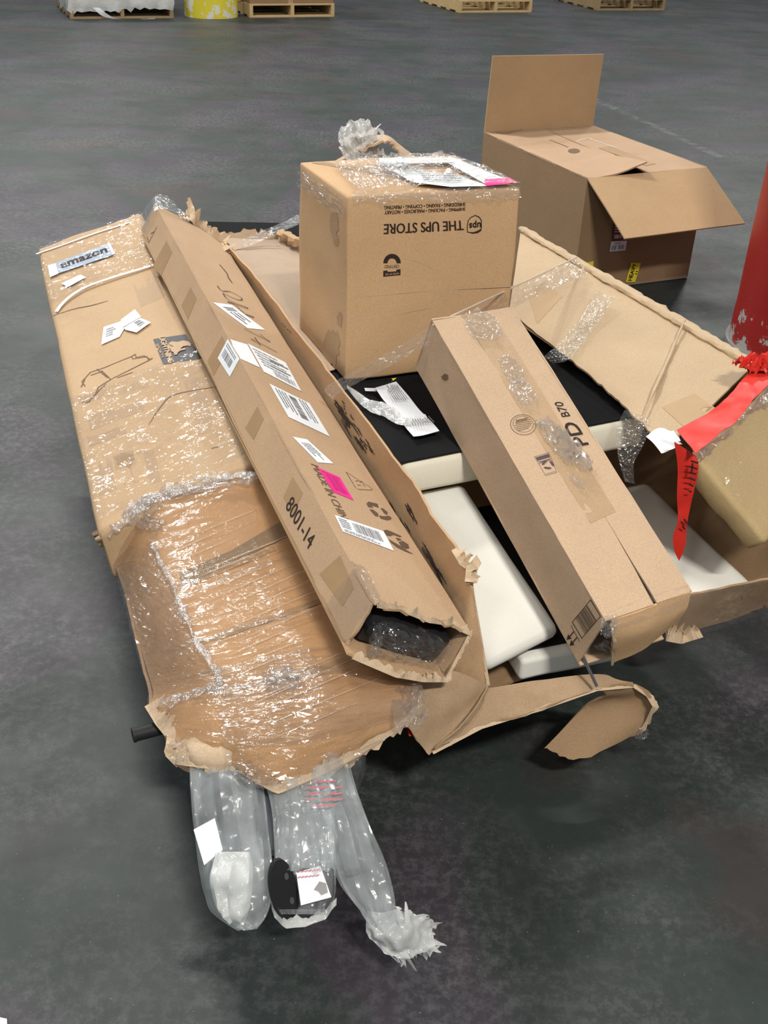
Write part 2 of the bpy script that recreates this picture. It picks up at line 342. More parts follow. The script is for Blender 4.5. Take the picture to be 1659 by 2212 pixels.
def hexa(c, n=(6, 6, 6), bev=0.004, amp=0.0015, scale=6.0, seed=0):
    """closed carton from corners c[(i,j,k)], rounded edges, slightly dented faces"""
    bm = bmesh.new(); vv = {k: bm.verts.new(p) for k, p in c.items()}
    for q in (((0,0,0),(0,1,0),(1,1,0),(1,0,0)), ((0,0,1),(1,0,1),(1,1,1),(0,1,1)), ((0,0,0),(1,0,0),(1,0,1),(0,0,1)),
              ((1,0,0),(1,1,0),(1,1,1),(1,0,1)), ((1,1,0),(0,1,0),(0,1,1),(1,1,1)), ((0,1,0),(0,0,0),(0,0,1),(0,1,1))):
        bm.faces.new([vv[k] for k in q])
    cen = sum(c.values(), Vector())/8
    bmesh.ops.bevel(bm, geom=list(bm.edges), offset=bev, segments=2, profile=0.5, affect='EDGES')
    long_e = [e for e in bm.edges if e.calc_length() > bev*4]
    bmesh.ops.subdivide_edges(bm, edges=long_e, cuts=max(n), use_grid_fill=True)
    off = Vector((seed*2.3, seed*5.1, seed*0.7))
    bm.normal_update()
    for v in bm.verts: v.co += v.normal*amp*fbm(v.co+off, scale)
    bmesh.ops.triangulate(bm, faces=[f for f in bm.faces if len(f.verts) > 4])
    bm.verts.index_update(); r = [v.co.copy() for v in bm.verts], [tuple(v.index for v in f.verts) for f in bm.faces]; bm.free(); return r
def boxvf(o, a, b, c):
    p = [o, o+a, o+a+b, o+b, o+c, o+a+c, o+a+b+c, o+b+c]
    return p, [(0,3,2,1), (4,5,6,7), (0,1,5,4), (1,2,6,5), (2,3,7,6), (3,0,4,7)]
def tube(path, rad, seg=10, amp=0.0, seed=0, n=0, cap=True, squash=1.0):
    if n: path = [cr(path, i/n) for i in range(n+1)]
    rads = rad if isinstance(rad, list) else [rad]*len(path)
    vs_, fs = [], []; up_ = Vector((0, 0, 1)); prev = None
    for k, p in enumerate(path):
        d = (path[min(k+1, len(path)-1)]-path[max(k-1, 0)]).normalized()
        a = d.cross(up_);
        if a.length < 1e-3: a = d.cross(Vector((1, 0, 0)))
        a.normalize(); b = a.cross(d)
        for s in range(seg):
            t = 2*math.pi*s/seg; q = p + (a*math.cos(t)+b*math.sin(t)*squash)*lin_r(rads, k, len(path))
            if amp: q = q + (q-p).normalized()*amp*fbm(q+Vector((seed, 0, 0)), 45)
            vs_.append(q)
    for k in range(len(path)-1):
        for s in range(seg): fs.append((k*seg+s, k*seg+(s+1) % seg, (k+1)*seg+(s+1) % seg, (k+1)*seg+s))
    if cap: fs += [tuple(range(seg)), tuple((len(path)-1)*seg+s for s in reversed(range(seg)))]
    return vs_, fs
def lin_r(r, k, n):
    if len(r) == n: return r[k]
    x = k/(n-1)*(len(r)-1); i = min(int(x), len(r)-2); return r[i]*(1-(x-i))+r[i+1]*(x-i)
def loft(secs, seg=28, n=24, amp=0.006, scale=14, seed=0, close_end=False, fold=0.0, hole=None):
    """a bag: cross sections (left, right, thickness) swept from mouth to end"""
    Ls = [s[0] for s in secs]; Rs = [s[1] for s in secs]; T = [s[2] for s in secs]; vs_, fs = [], []; off = Vector((seed*1.3, seed, 0))
    for k in range(n+1):
        t = k/n; a, b, th = cr(Ls, t), cr(Rs, t), lin_r(T, k, n+1); c = (a+b)/2; hx = (b-a)/2
        nx = hx.cross(cr(Ls, min(1, t+0.02))-cr(Ls, max(0, t-0.02))).normalized()
        if nx.z < 0: nx = -nx
        for s in range(seg):
            an = 2*math.pi*s/seg; p = c + hx*math.cos(an) + nx*math.sin(an)*th
            q = p + nx*amp*fbm(p+off, scale)
            if fold: q = q + nx*fold*(noise.noise(Vector((an*1.9+seed, seed*3.0, t*1.5)))+.6*abs(noise.noise(Vector((an*4.1+seed, 7.0, t*2.2)))))
            vs_.append(q)
    for k in range(n):
        for s in range(seg):
            if hole and hole(k/n, s/seg): continue
            fs.append((k*seg+s, k*seg+(s+1) % seg, (k+1)*seg+(s+1) % seg, (k+1)*seg+s))
    if close_end: fs.append(tuple(n*seg+s for s in range(seg)))
    return vs_, fs
def crumple(c, ax, ay, az, n=12, seed=0, amp=0.5, fr=1.6):
    n = int(n*1.5)
    """a scrunched wad of film or paper"""
    vs_, fs = [], []; rnd = random.Random(seed)
    for j in range(n+1):
        for i in range(n+1):
            u, v = i/n*2-1, j/n*2-1; rr = max(0.0, 1-(u*u+v*v)*0.5)
            h = rr*(0.5+amp*noise.noise(Vector((u*fr*2+seed, v*fr*2, seed*0.7)))+amp*0.7*noise.noise(Vector((u*fr*5, v*fr*5+seed, 2.0))))
            du = 0.22*noise.noise(Vector((u*3, v*3, seed+9.0))); dv = 0.22*noise.noise(Vector((u*3, v*3, seed+19.0)))
            e = 0.0 if i in (0, n) or j in (0, n) else 0.35/n
            k_ = 1-.28*(u*u*v*v)
            vs_.append(c+ax*(u*k_+du+rnd.uniform(-e, e)*2)+ay*(v*k_+dv+rnd.uniform(-e, e)*2)+az*(h+rnd.uniform(-.17, .17)))
    for j in range(n):
        for i in range(n): fs.append((j*(n+1)+i, j*(n+1)+i+1, (j+1)*(n+1)+i+1, (j+1)*(n+1)+i))
    return vs_, fs
def torn_strip(path, width, n=60, seed=0, dirn=None, layers=2, jit=0.5):
    """frayed layers of torn paperboard along an edge"""
    parts = []
    for l in range(layers):
        vs_, fs = [], []; ph = seed*5.7+l*13.1
        ns = lambda k, f, c: noise.noise(Vector((k*f+ph, c*3.7+ph*.3, c)))
        for k in range(n+1):
            p = lin(path, k/n); d = (lin(path, min(1, (k+1)/n))-lin(path, max(0, (k-1)/n))).normalized()
            o_ = (dirn or (CAMPOS-p).cross(d)).normalized(); q = d.cross(o_).normalized()
            tooth = max(0.0, ns(k, .31, 1))*1.2+.55*abs(ns(k, .83, 2))
            w_ = width*(.12+jit*1.5*tooth)
            off = q*width*(.12*l+.25*ns(k, .21, 3))
            lift = width*jit*(.7*ns(k, .27, 4)+.3*ns(k, .7, 5))
            vs_ += [p+off-o_*width*.3, p+off+o_*w_*.45+q*lift*.5, p+off+o_*w_+q*lift]
        for k in range(n):
            for s in range(2): fs.append((k*3+s, k*3+s+1, (k+1)*3+s+1, (k+1)*3+s))
        parts.append((vs_, fs))
    return join(*parts)
# ---- marks on faces
def poly_on(pl, pts, lift=0.0008):
    if len(pl) == 3 and len(pts) == 4:
        m = 6; vs_ = []
        for j in range(m+1):
            for i in range(m+1):
                u, v = i/m, j/m; (ax, ay), (bx, by), (cx, cy), (dx, dy) = pts
                x = (ax*(1-u)+bx*u)*(1-v)+(dx*(1-u)+cx*u)*v; y = (ay*(1-u)+by*u)*(1-v)+(dy*(1-u)+cy*u)*v
                vs_.append(on(x, y, pl, lift))
        return vs_, [(j*(m+1)+i, j*(m+1)+i+1, (j+1)*(m+1)+i+1, (j+1)*(m+1)+i) for j in range(m) for i in range(m)]
    vs_ = [on(x, y, pl, lift) for x, y in pts]; return vs_, [tuple(range(len(vs_)))]
def polyobj(name, pl, pts, mat, parent, lift=0.0008, label=None, thick=0.0):
    vf = poly_on(pl, pts, lift)
    if thick and len(pl) == 2:
        n = len(vf[0]); vs_ = vf[0]+[v-pl[1]*thick for v in vf[0]]
        fs = [tuple(range(n))]+[tuple(range(2*n-1, n-1, -1))]+[(i, (i+1) % n, (i+1) % n+n, i+n) for i in range(n)]; vf = vs_, fs
    return mesh(name, vf, mat, parent, smooth=0, label=label)
def stroke_vf(pl, lines, wpx, lift=0.001, taper=False):
    parts = []
    for ln in lines:
        p = [on(x, y, pl, lift) for x, y in ln]; vs_, fs = [], []
        for k, q in enumerate(p):
            d = (p[min(k+1, len(p)-1)]-p[max(k-1, 0)]); d = d.normalized() if d.length > 1e-9 else Vector((1, 0, 0))
            s = d.cross(pl[1]).normalized(); wd = wpx*0.5*(q-CAMPOS).length/F
            if taper: wd *= 0.35+0.9*math.sin(math.pi*min(1, (k+0.6)/len(p)))
            vs_ += [q+s*wd, q-s*wd]
        for k in range(len(p)-1): fs.append((2*k, 2*k+1, 2*k+3, 2*k+2))
        parts.append((vs_, fs))
    return join(*parts)
def smooth_line(pts, n=8):
    p = [Vector((x, y, 0)) for x, y in pts]; m = (len(p)-1)*n
    return [tuple(cr(p, i/m)[:2]) for i in range(m+1)]
def ell(cx, cy, rx, ry, rot=0, n=24, a0=0, a1=360):
    r = []
    for i in range(n+1):
        t = math.radians(a0+(a1-a0)*i/n); x, y = rx*math.cos(t), ry*math.sin(t)
        r.append((cx+x*math.cos(rot)-y*math.sin(rot), cy+x*math.sin(rot)+y*math.cos(rot)))
    return r
_tc = {}
def text_mesh(s):
    if s in _tc: return _tc[s]
    cu = bpy.data.curves.new('t', 'FONT'); cu.body = s; cu.size = 1.0; cu.resolution_u = 3
    o = bpy.data.objects.new('t', cu); col.objects.link(o); dg = bpy.context.evaluated_depsgraph_get(); dg.update()
    me = bpy.data.meshes.new_from_object(o.evaluated_get(dg))
    vs_ = [v.co.copy() for v in me.vertices]; fs = [tuple(p.vertices) for p in me.polygons]
    bpy.data.objects.remove(o); bpy.data.curves.remove(cu); bpy.data.meshes.remove(me)
    x0 = min(v.x for v in vs_); x1 = max(v.x for v in vs_); y0 = min(v.y for v in vs_); y1 = max(v.y for v in vs_)
    _tc[s] = ([Vector(((v.x-x0)/(x1-x0), (v.y-y0)/(y1-y0), 0)) for v in vs_], fs); return _tc[s]
def on_quad(pl, q, lift):
    if len(pl) == 3:
        (ax, ay), (bx, by), (cx, cy), (dx, dy) = q
        return lambda u, v: on((ax*(1-u)+bx*u)*(1-v)+(dx*(1-u)+cx*u)*v, (ay*(1-u)+by*u)*(1-v)+(dy*(1-u)+cy*u)*v, pl, lift)
    a, b, c, d = [on(x, y, pl, lift) for x, y in q]
    return lambda u, v: a.lerp(b, u).lerp(d.lerp(c, u), v)
def text_vf(s, pl, q, lift=0.0012, bold=0.0):
    """text mapped on a face; q: bottom-left, bottom-right, top-right, top-left in reading order"""
    f = on_quad(pl, q, lift); v, fs = text_mesh(s); r = [f(p.x, p.y) for p in v], fs
    if bold:
        ext = [r]
        for dx, dy in ((bold, 0), (-bold, 0), (0, bold), (0, -bold)): ext.append(([f(p.x+dx, p.y+dy*3)+pl[1]*0.00003*(len(ext)) for p in v], fs))
        return join(*ext)
    return r
def rects_vf(pl, q, rects, lift=0.0014):
    f = on_quad(pl, q, lift); parts = []
    for u0, v0, u1, v1 in rects: parts.append(([f(u0, v0), f(u1, v0), f(u1, v1), f(u0, v1)], [(0, 1, 2, 3)]))
    return join(*parts)
def bars(u0, v0, u1, v1, n, seed=0, vert=True):
    rnd = random.Random(seed); r = []; x = 0.0; tot = 1.0
    for i in range(n):
        a = (i+rnd.uniform(0, 0.25))/n; b = a+rnd.uniform(0.25, 0.7)/n
        r.append((u0+(u1-u0)*a, v0, u0+(u1-u0)*b, v1) if vert else (u0, v0+(v1-v0)*a, u1, v0+(v1-v0)*b))
    return r
def lines_txt(u0, v0, u1, v1, n, seed=0):
    rnd = random.Random(seed); r = []
    for i in range(n):
        va = v0+(v1-v0)*(i+0.25)/n; vb = v0+(v1-v0)*(i+0.65)/n; u = u0
        end = u0+(u1-u0)*rnd.uniform(0.6, 1.0)
        while u < end-0.02:
            wv = rnd.uniform(0.03, 0.12)*(u1-u0); r.append((u, va, min(u+wv, end), vb)); u += wv+0.018*(u1-u0)
    return r
# ================================================================== structure: floor
fl = mesh('floor', ([V(-30, -6, 0), V(30, -6, 0), V(30, 45, 0), V(-30, 45, 0)], [(0, 1, 2, 3)]), floor_material(), smooth=0)
fl.location = (0, 0, 0)
fl.data.clear_geometry(); fl.data.from_pydata([(-30, -6, 0), (30, -6, 0), (30, 45, 0), (-30, 45, 0)], [], [(0, 1, 2, 3)]); fl.data.materials.clear(); fl.data.materials.append(bpy.data.materials['polished_concrete'])
tag(fl, 'dark polished concrete warehouse floor with worn mottled patches', 'floor', kind='structure')
UPV = V(0, 0, 1)
# ================================================================== pallets
def pallet(o, yaw, label, mat, group=None, W=1.016, D=1.219, H=0.14):
    t = thing('pallet', o, label, 'pallet', group)
    a = V(math.cos(yaw), math.sin(yaw), 0); b = V(-math.sin(yaw), math.cos(yaw), 0); o = Vector(o)
    rnd = random.Random(int(o.x*100))
    for i in range(3):
        mesh('stringer', boxvf(o+a*(i*(W-0.04)/2)+UPV*0.018, a*0.04, b*D, UPV*(H-0.036)), mat, t, 0)
    for k in range(7):
        wd = 0.135 if k in (0, 6) else 0.09; y = k*(D-0.135)/6+rnd.uniform(-.006, .006)
        mesh('deck_board', boxvf(o+b*(y if k else 0)+UPV*(H-0.018)+a*rnd.uniform(-.006, .006), a*W, b*wd, UPV*0.018), mat, t, 0)
    for k in range(5):
        mesh('bottom_board', boxvf(o+b*(k*(D-0.1)/4), a*W, b*0.1, UPV*0.018), mat, t, 0)
    return t, a, b
p1 = at(152, 41, 0); p1.z = 0
_, a1, b1 = pallet(p1, 0.40, 'worn pallet carrying the film-wrapped pale load, left of the yellow bollard', WOOD_O, W=1.11)
_, a2, b2 = pallet(V(-1.745, 13.117, 0), 0.42, 'pale wooden pallet under a brown carton, right of the yellow bollard', WOOD)
_, a3, b3 = pallet(V(0.664, 14.445, 0), 0.40, 'pale wooden pallet at the top edge, above the open carton with raised flap', WOOD)
_, a4, b4 = pallet(V(2.511, 15.369, 0), 0.36, 'weathered brown pallet at the top edge, furthest to the right', WOOD_O)
def hx(o, a, b, h): return {(i, j, k): o+a*i+b*j+UPV*h*k for i in (0, 1) for j in (0, 1) for k in (0, 1)}
t = thing('wrapped_load', p1+V(0, 0, .14), 'pale carton load wrapped in stretch film on the leftmost pallet', 'load')
LOADM = cardboard('pale_load_board', (0.62, 0.54, 0.44), stain_amt=0.15)
mesh('carton', hexa(hx(p1+a1*0.03+b1*0.03+UPV*0.14, a1*1.05, b1*1.15, 0.9), bev=0.01), LOADM, t)
o_ = p1-a1*0.01-b1*0.01+UPV*0.09
mesh('stretch_film', sheet([[o_+b1*1.0-UPV*.03, o_+UPV*-.02, o_+a1*0.35-UPV*.03, o_+a1*0.7+UPV*.0, o_+a1*1.13, o_+a1*1.13+b1*1.0], [o_+b1*1.0+UPV*.5, o_+UPV*.5, o_+a1*.35+UPV*.5, o_+a1*.7+UPV*.5, o_+a1*1.13+UPV*.5, o_+a1*1.13+b1+UPV*.5]], 40, 8, thick=0, amp=0.012, scale=7, torn='t', tamp=0.05, seed=4, straight=True), BAG_W, t)
mesh('film_tail', sheet([[o_+a1*.25+UPV*.02, o_+a1*.32+UPV*.02], [o_+a1*.42-b1*.03-UPV*.085, o_+a1*.50-b1*.05-UPV*.085], [o_+a1*.9-b1*.04-UPV*.087, o_+a1*.9-b1*.07-UPV*.087]], 4, 16, thick=0, amp=.004), BAG_W, t)
o2 = V(-1.745, 13.117, .14)
t = thing('bulk_carton', o2, 'plain brown carton on the pallet right of the yellow bollard', 'carton')
mesh('body', hexa(hx(o2+a2*.01+b2*.02, a2*1.0, b2*1.15, 0.85), bev=0.008, amp=0.004), KR_DARK, t)
mesh('seam_tape', boxvf(o2+a2*.46+b2*.018, a2*.06, b2*.003, UPV*.8), TAPE, t, 0)
# ================================================================== bollards
def cyl(c, r, h, seg=48, rings=10, amp=0.0):
    vs_, fs = [], []
    for k in range(rings+1):
        for s in range(seg):
            q = V(c.x+r*math.cos(2*math.pi*s/seg), c.y+r*math.sin(2*math.pi*s/seg), c.z+h*k/rings)
            vs_.append(q+V(math.cos(2*math.pi*s/seg), math.sin(2*math.pi*s/seg), 0)*amp*fbm(q, 4))
    for k in range(rings):
        for s in range(seg): fs.append((k*seg+s, k*seg+(s+1) % seg, (k+1)*seg+(s+1) % seg, (k+1)*seg+s))
    fs.append(tuple(rings*seg+s for s in range(seg))); return vs_, fs
yc = (at(388, 41, 0)+at(506, 41, 0))/2; yr = (at(506, 41, 0)-at(388, 41, 0)).length/2*0.98
t = thing('bollard', V(yc.x, yc.y+yr, 0), 'chipped yellow column guard standing between two loaded pallets', 'bollard')
mesh('post', cyl(V(yc.x, yc.y+yr, 0), yr, 1.1, amp=.01), YEL_B, t)
mesh('top_rim', cyl(V(yc.x, yc.y+yr, 1.1), yr*1.03, .05, rings=1), YEL_B, t)
rc = V(1.285+0.30, 3.80, 0)
t = thing('bollard', rc, 'thick red bollard with scuffed paint at the right edge', 'bollard')
mesh('post', cyl(rc, 0.30, 1.15, amp=.006, rings=16), RED_B, t)
mesh('top_cap', cyl(rc+V(0, 0, 1.15), 0.285, .05, rings=1), RED_B, t)
mesh('base_ring', cyl(rc, 0.315, .03, rings=1), plain('scuffed_grey_base', (0.20, 0.20, 0.20), rough=.7, var=.4, scale=9), t)
# ================================================================== open carton on the floor behind the pile
A, B, C_, D_ = V(.757, 4.348, .478), V(1.296, 4.606, .482), V(.389, 5.115, .482), V(.928, 5.373, .482)
t = thing('open_carton', V(A.x, A.y, 0), 'empty brown carton with one flap upright and one flap hanging open on the floor', 'carton')
def dn(p, z=0.003): return V(p.x, p.y, z)
mesh('wall', quad(A, C_, dn(C_), dn(A), 10, 6, thick=.006, amp=.002, scale=5), KR_DARK, t, label='long side wall facing the pile')
mesh('wall', quad(A, B, dn(B), dn(A), 10, 6, thick=.006, amp=.002, scale=5), KR_DARK, t, label='front end wall with yellow labels')
mesh('wall', quad(B, D_, dn(D_), dn(B), 6, 6, thick=.006), KR_DARK, t)
mesh('wall', quad(C_, D_, dn(D_), dn(C_), 6, 6, thick=.006), KR_DARK, t)
mesh('base', quad(dn(A, .006), dn(B, .006), dn(D_, .006), dn(C_, .006), 4, 4, thick=.003), KR_DARK, t)
mAB, mCD = A.lerp(B, .47), C_.lerp(D_, .52)
KR_TOP = cardboard('kraft_carton_top', (0.45, 0.30, 0.19), stain_amt=0.3)
FB1 = sheet([[A, A.lerp(mAB, .5)+UPV*.008, mAB+UPV*.045], [A.lerp(C_, .5), A.lerp(C_, .5).lerp(mAB.lerp(mCD, .5), .5)-UPV*.002, mAB.lerp(mCD, .5)+UPV*.004], [C_, C_.lerp(mCD, .5), mCD+UPV*.004]], 12, 16, thick=.006, amp=.0015)
mesh('flap', FB1, KR_TOP, t, label='long top flap with its front corner lifted')
FB2 = sheet([[B, B.lerp(mAB, .96)], [D_, D_.lerp(mCD, .96)]], 8, 12, thick=.006, amp=.002)
mesh('flap', FB2, KR_TOP, t)
pb = (C_, (D_-C_).cross(UPV).normalized())
bk = [on(x, y, pb) for x, y in ((1050, 279), (1065, 121), (1305, 117), (1284, 265))]
KR_FLAP = cardboard('kraft_flap', (0.50, 0.335, 0.185), stain_amt=0.1)
mesh('flap', quad(C_, bk[1], bk[2], D_, 10, 10, thick=.006, amp=.0015, scale=4), KR_FLAP, t, label='upright rear flap')
Lf = (bk[1]-C_).length*0.97; ab = (B-A).normalized(); outv = V(ab.y, -ab.x, 0)
best = None
for k in range(5, 89):
    an = math.radians(k); dv = outv*math.cos(an)-UPV*math.sin(an); pl = (A, dv.cross(ab).normalized()); q = on(1350, 515, pl)
    e = abs((q-A).dot(dv)-Lf)
    if best is None or e < best[0]: best = (e, q, on(1610, 482, pl))
mesh('flap', quad(A, best[1], best[2], B, 10, 10, thick=.006, amp=.002, scale=4), KR_FLAP, t, label='front flap hanging outward')
pf = mkplane(A, B, dn(A)); ptp = surf(mkplane(A, B, C_), FB1, FB2)
hz = lambda pts: Z(4.056, 1250, 420, pts)
lb = polyobj('label', pf, hz([(455, 595), (540, 600), (490, 765), (408, 765)]), YEL, t, .004, 'yellow label reading HEAVY')
mesh('lettering', text_vf('HEAVY', pf, hz([(458, 752), (500, 605), (472, 602), (425, 750)]), .005, bold=.012), INK, lb, 0)
mesh('small_print', text_vf('!!', pf, hz([(502, 697), (512, 668), (500, 667), (490, 696)]), .005, bold=.05), INK, lb, 0)
polyobj('label', pf, hz([(25, 605), (127, 580), (117, 690), (15, 700)]), YEL, t, .004, 'plain yellow label half hidden')
lb = polyobj('label', pf, hz([(280, 412), (418, 402), (405, 488), (265, 500)]), PAPER, t, .004, 'white barcode label')
q_ = hz([(265, 500), (405, 488), (418, 402), (280, 412)])
mesh('barcode', rects_vf(pf, q_, bars(.1, .15, .42, .6, 5, 1)+bars(.5, .15, .9, .6, 6, 2)+lines_txt(.2, .7, .8, .9, 1, 3), .005), INK_G, lb, 0)
lb = polyobj('label', pf, hz([(302, 230), (372, 236), (385, 396), (285, 402)]), plain('dark_red_label', (0.16, .05, .04)), t, .004, 'dark label under the hanging flap')
mesh('print', rects_vf(pf, hz([(285, 402), (385, 396), (372, 236), (302, 230)]), bars(.2, .1, .9, .3, 6, 5)+lines_txt(.2, .4, .9, .9, 4, 6), .005), PAPER, lb, 0)
zz = lambda pts: Z(2.0012, 830, 0, pts)
mesh('tape', poly_on(ptp, zz([(925, 640), (975, 632), (1175, 708), (1130, 718)]), .0012), TAPE, t, 0)
mesh('tape', poly_on(ptp, zz([(450, 562), (680, 508), (740, 526), (520, 580)]), .0012), TAPE, t, 0)
mesh('tape_wrinkle', stroke_vf(ptp, [smooth_line(zz([(830, 612), (880, 598), (900, 605), (950, 622), (1000, 638)]))], 1.8, .0012), WFOAM, t, 0)
mesh('print', stroke_vf(ptp, [zz([(715, 605), (795, 637)])], 3, .0010), INK_B, t, 0)
mesh('hand_hole', ([on(x, y, ptp, .0010) for x, y in ell(*zz([(820, 653)])[0], 13, 5)], [tuple(range(25))]), INK_B, t, 0)
mesh('bottom_tape', torn_strip([dn(A, .01)+outv*.004, dn(B, .01)+outv*.004], .02, 40, 3, layers=1), FILM_S, t)
# ================================================================== the pallet under the pile
pallet(V(-0.48, 1.98, 0), 0.39, 'wooden pallet hidden below the heap of cartons', WOOD_O, W=1.0, D=1.2)
# ================================================================== big torn furniture carton (tray, walls, flaps)
big = thing('furniture_carton', V(.2, 2.2, .145), 'big torn-open furniture carton holding the black and white panels', 'carton')
u_ = V(-.374, .927, 0); x_ = V(.927, .374, 0)
mesh('base', quad(V(.12, 1.53, .165), V(.72, 1.87, .165), V(.72, 1.87, .165)+u_*1.7, V(.12, 1.53, .165)+u_*1.75, 8, 12, thick=.006, amp=.002), KR_DARK, big)
# left wall beside the long carton
tl0, tl1 = V(.156, 1.446, .404), V(-.534, 3.159, .544)          # long carton's right edge
def tubeedge(y): k = (y-tl0.y)/(tl1.y-tl0.y); return tl0.lerp(tl1, k)
wt = [at(1055, 1478, .27), at(1028, 1330, .40), at(1006, 1225, .475), at(930, 1105, .505), at(860, 1002, .515), at(745, 850, .525), at(640, 715, .53), at(540, 585, .54), at(480, 520, .55)]
wb = []
for p in wt:
    e = tubeedge(p.y); wb.append(V(e.x+.022, p.y-.01, min(e.z-.02, p.z-.05)-.05))
wb[0] = at(930, 1470, .26); wb[1] = at(965, 1440, .30)
wm = [a.lerp(b, .5)+V(.004, 0, 0) for a, b in zip(wt, wb)]
mesh('wall', sheet([wt, wm, wb], 70, 8, thick=.005, amp=.004, scale=9, torn='t', tamp=.002, seed=3), KR, big, label='scuffed side wall standing beside the long carton')
mesh('torn_edge', torn_strip([at(1055, 1480, .27), at(1040, 1390, .345), at(1024, 1300, .42), at(1016, 1245, .465)], .010, 30, 5, jit=.2), KR_EDGE, big)
mesh('torn_edge', torn_strip([at(985, 1190, .49), at(1000, 1215, .482), at(1015, 1225, .478), at(1012, 1260, .46)], .022, 30, 8, layers=4, jit=.8), KR_EDGE, big)
# scuffs on that wall
from mathutils.bvhtree import BVHTree
wall_vf = sheet([wt, wm, wb], 70, 8, thick=.005, amp=.004, scale=9, torn='t', tamp=.002, seed=3)
wbvh = BVHTree.FromPolygons(wall_vf[0], wall_vf[1])
def hit(px, py, bvh, lift=.0012):
    loc, nrm, _, _ = bvh.ray_cast(CAMPOS, ray(px, py).normalized())
    if loc is None: return None
    if nrm.dot(CAMPOS-loc) < 0: nrm = -nrm
    return loc+nrm*lift
for k, (a, b, wd, cnt) in enumerate((((722, 862), (775, 945), 12, 14), ((772, 940), (800, 985), 7, 7), ((838, 1082), (872, 1150), 9, 10), ((878, 1085), (902, 1135), 3, 4), ((905, 1160), (960, 1262), 8, 8), ((600, 690), (640, 735), 5, 4))):
    rnd = random.Random(k+40); parts = []
    for m_ in range(cnt*2):
        f0 = rnd.uniform(0, .7); f1 = min(1.0, f0+rnd.uniform(.2, .5)); ox = rnd.gauss(0, wd*.7); vs_, fs = [], []
        for j in range(7):
            f = f0+(f1-f0)*j/6; px = a[0]+(b[0]-a[0])*f+ox+rnd.uniform(-1, 1); py = a[1]+(b[1]-a[1])*f+rnd.uniform(-.6, .6)
            hw = .4+1.0*math.sin(math.pi*(j+.5)/7)
            p, q = hit(px-hw, py, wbvh), hit(px+hw, py, wbvh)
            if p is None or q is None or (p-q).length > .01: break
            vs_ += [p, q]
        for j in range(len(vs_)//2-1): fs.append((2*j, 2*j+1, 2*j+3, 2*j+2))
        if fs: parts.append((vs_, fs))
    if parts: mesh('scuff', join(*parts), SCUFF, big, 0)['kind'] = 'stuff'
# crumpled corner where the wall turns into the front flap
mesh('corner_panel', sheet([[at(905, 1440, .33), at(985, 1450, .31), at(1057, 1482, .27)], [at(893, 1500, .30), at(970, 1520, .27), at(1052, 1510, .25)], [at(880, 1565, .26), at(930, 1590, .22), at(1035, 1548, .235)], [at(905, 1598, .215), at(932, 1628, .195), at(1025, 1577, .22)]], 18, 18, thick=.004, amp=.007, scale=16, torn='b', tamp=.006, seed=9), KR_DIRTY_SHADED, big)
mesh('crease', sheet([[at(1056, 1484, .272), at(1050, 1500, .258)], [at(1005, 1560, .25), at(1020, 1555, .243)], [at(940, 1618, .215), at(975, 1600, .222)]], 4, 20, thick=.003, amp=.004, scale=25, seed=2), KR_DIRTY_SHADED, big)
# front flap
mesh('flap', sheet([[at(1035, 1490, .262), at(1160, 1470, .255), at(1290, 1456, .25), at(1330, 1466, .243), at(1367, 1478, .235)],
                    [at(1020, 1530, .243), at(1140, 1505, .25), at(1270, 1478, .247), at(1330, 1474, .24), at(1368, 1480, .233)],
                    [at(935, 1626, .20), at(1040, 1571, .225), at(1160, 1534, .242), at(1290, 1489, .242), at(1369, 1482, .232)]], 40, 12, thick=.005, amp=.003, scale=9, torn='b', tamp=.005, seed=6), KR_DIRTY_SHADED, big, label='long front flap folded outward')
mesh('torn_edge', torn_strip([at(935, 1626, .20), at(1040, 1571, .225), at(1160, 1534, .242), at(1290, 1489, .242), at(1369, 1482, .232)], .010, 60, 12, layers=1, jit=.3), KR_EDGE, big)
mesh('flap', sheet([[at(1288, 1488, .240), at(1369, 1481, .234), at(1412, 1524, .20)], [at(1308, 1500, .215), at(1385, 1498, .21), at(1412, 1535, .18)], [at(1262, 1530, .17), at(1330, 1535, .165), at(1398, 1556, .155)], [at(1178, 1614, .10), at(1250, 1640, .095), at(1382, 1582, .12)]], 18, 18, thick=.005, amp=.004, scale=12, torn='rb', tamp=.006, seed=7), KR_DARK, big, label='curled-under end of the front flap')
mesh('torn_edge', torn_strip([at(1369, 1481, .234), at(1400, 1502, .215), at(1414, 1526, .20), at(1398, 1560, .155), at(1382, 1584, .12)], .012, 30, 14, layers=2, jit=.4), KR_EDGE, big)
mesh('film_scrap', crumple(at(1385, 1582, .12), V(.012, 0, 0), V(0, -.004, .018), V(0, -.02, 0), 8, 3), FILM_C, big, 0)
mesh('red_scrap', ([at(876, 1566, .235), at(884, 1568, .235), at(902, 1590, .225), at(884, 1590, .225)], [(0, 1, 2, 3)]), RED_T, big, 0)
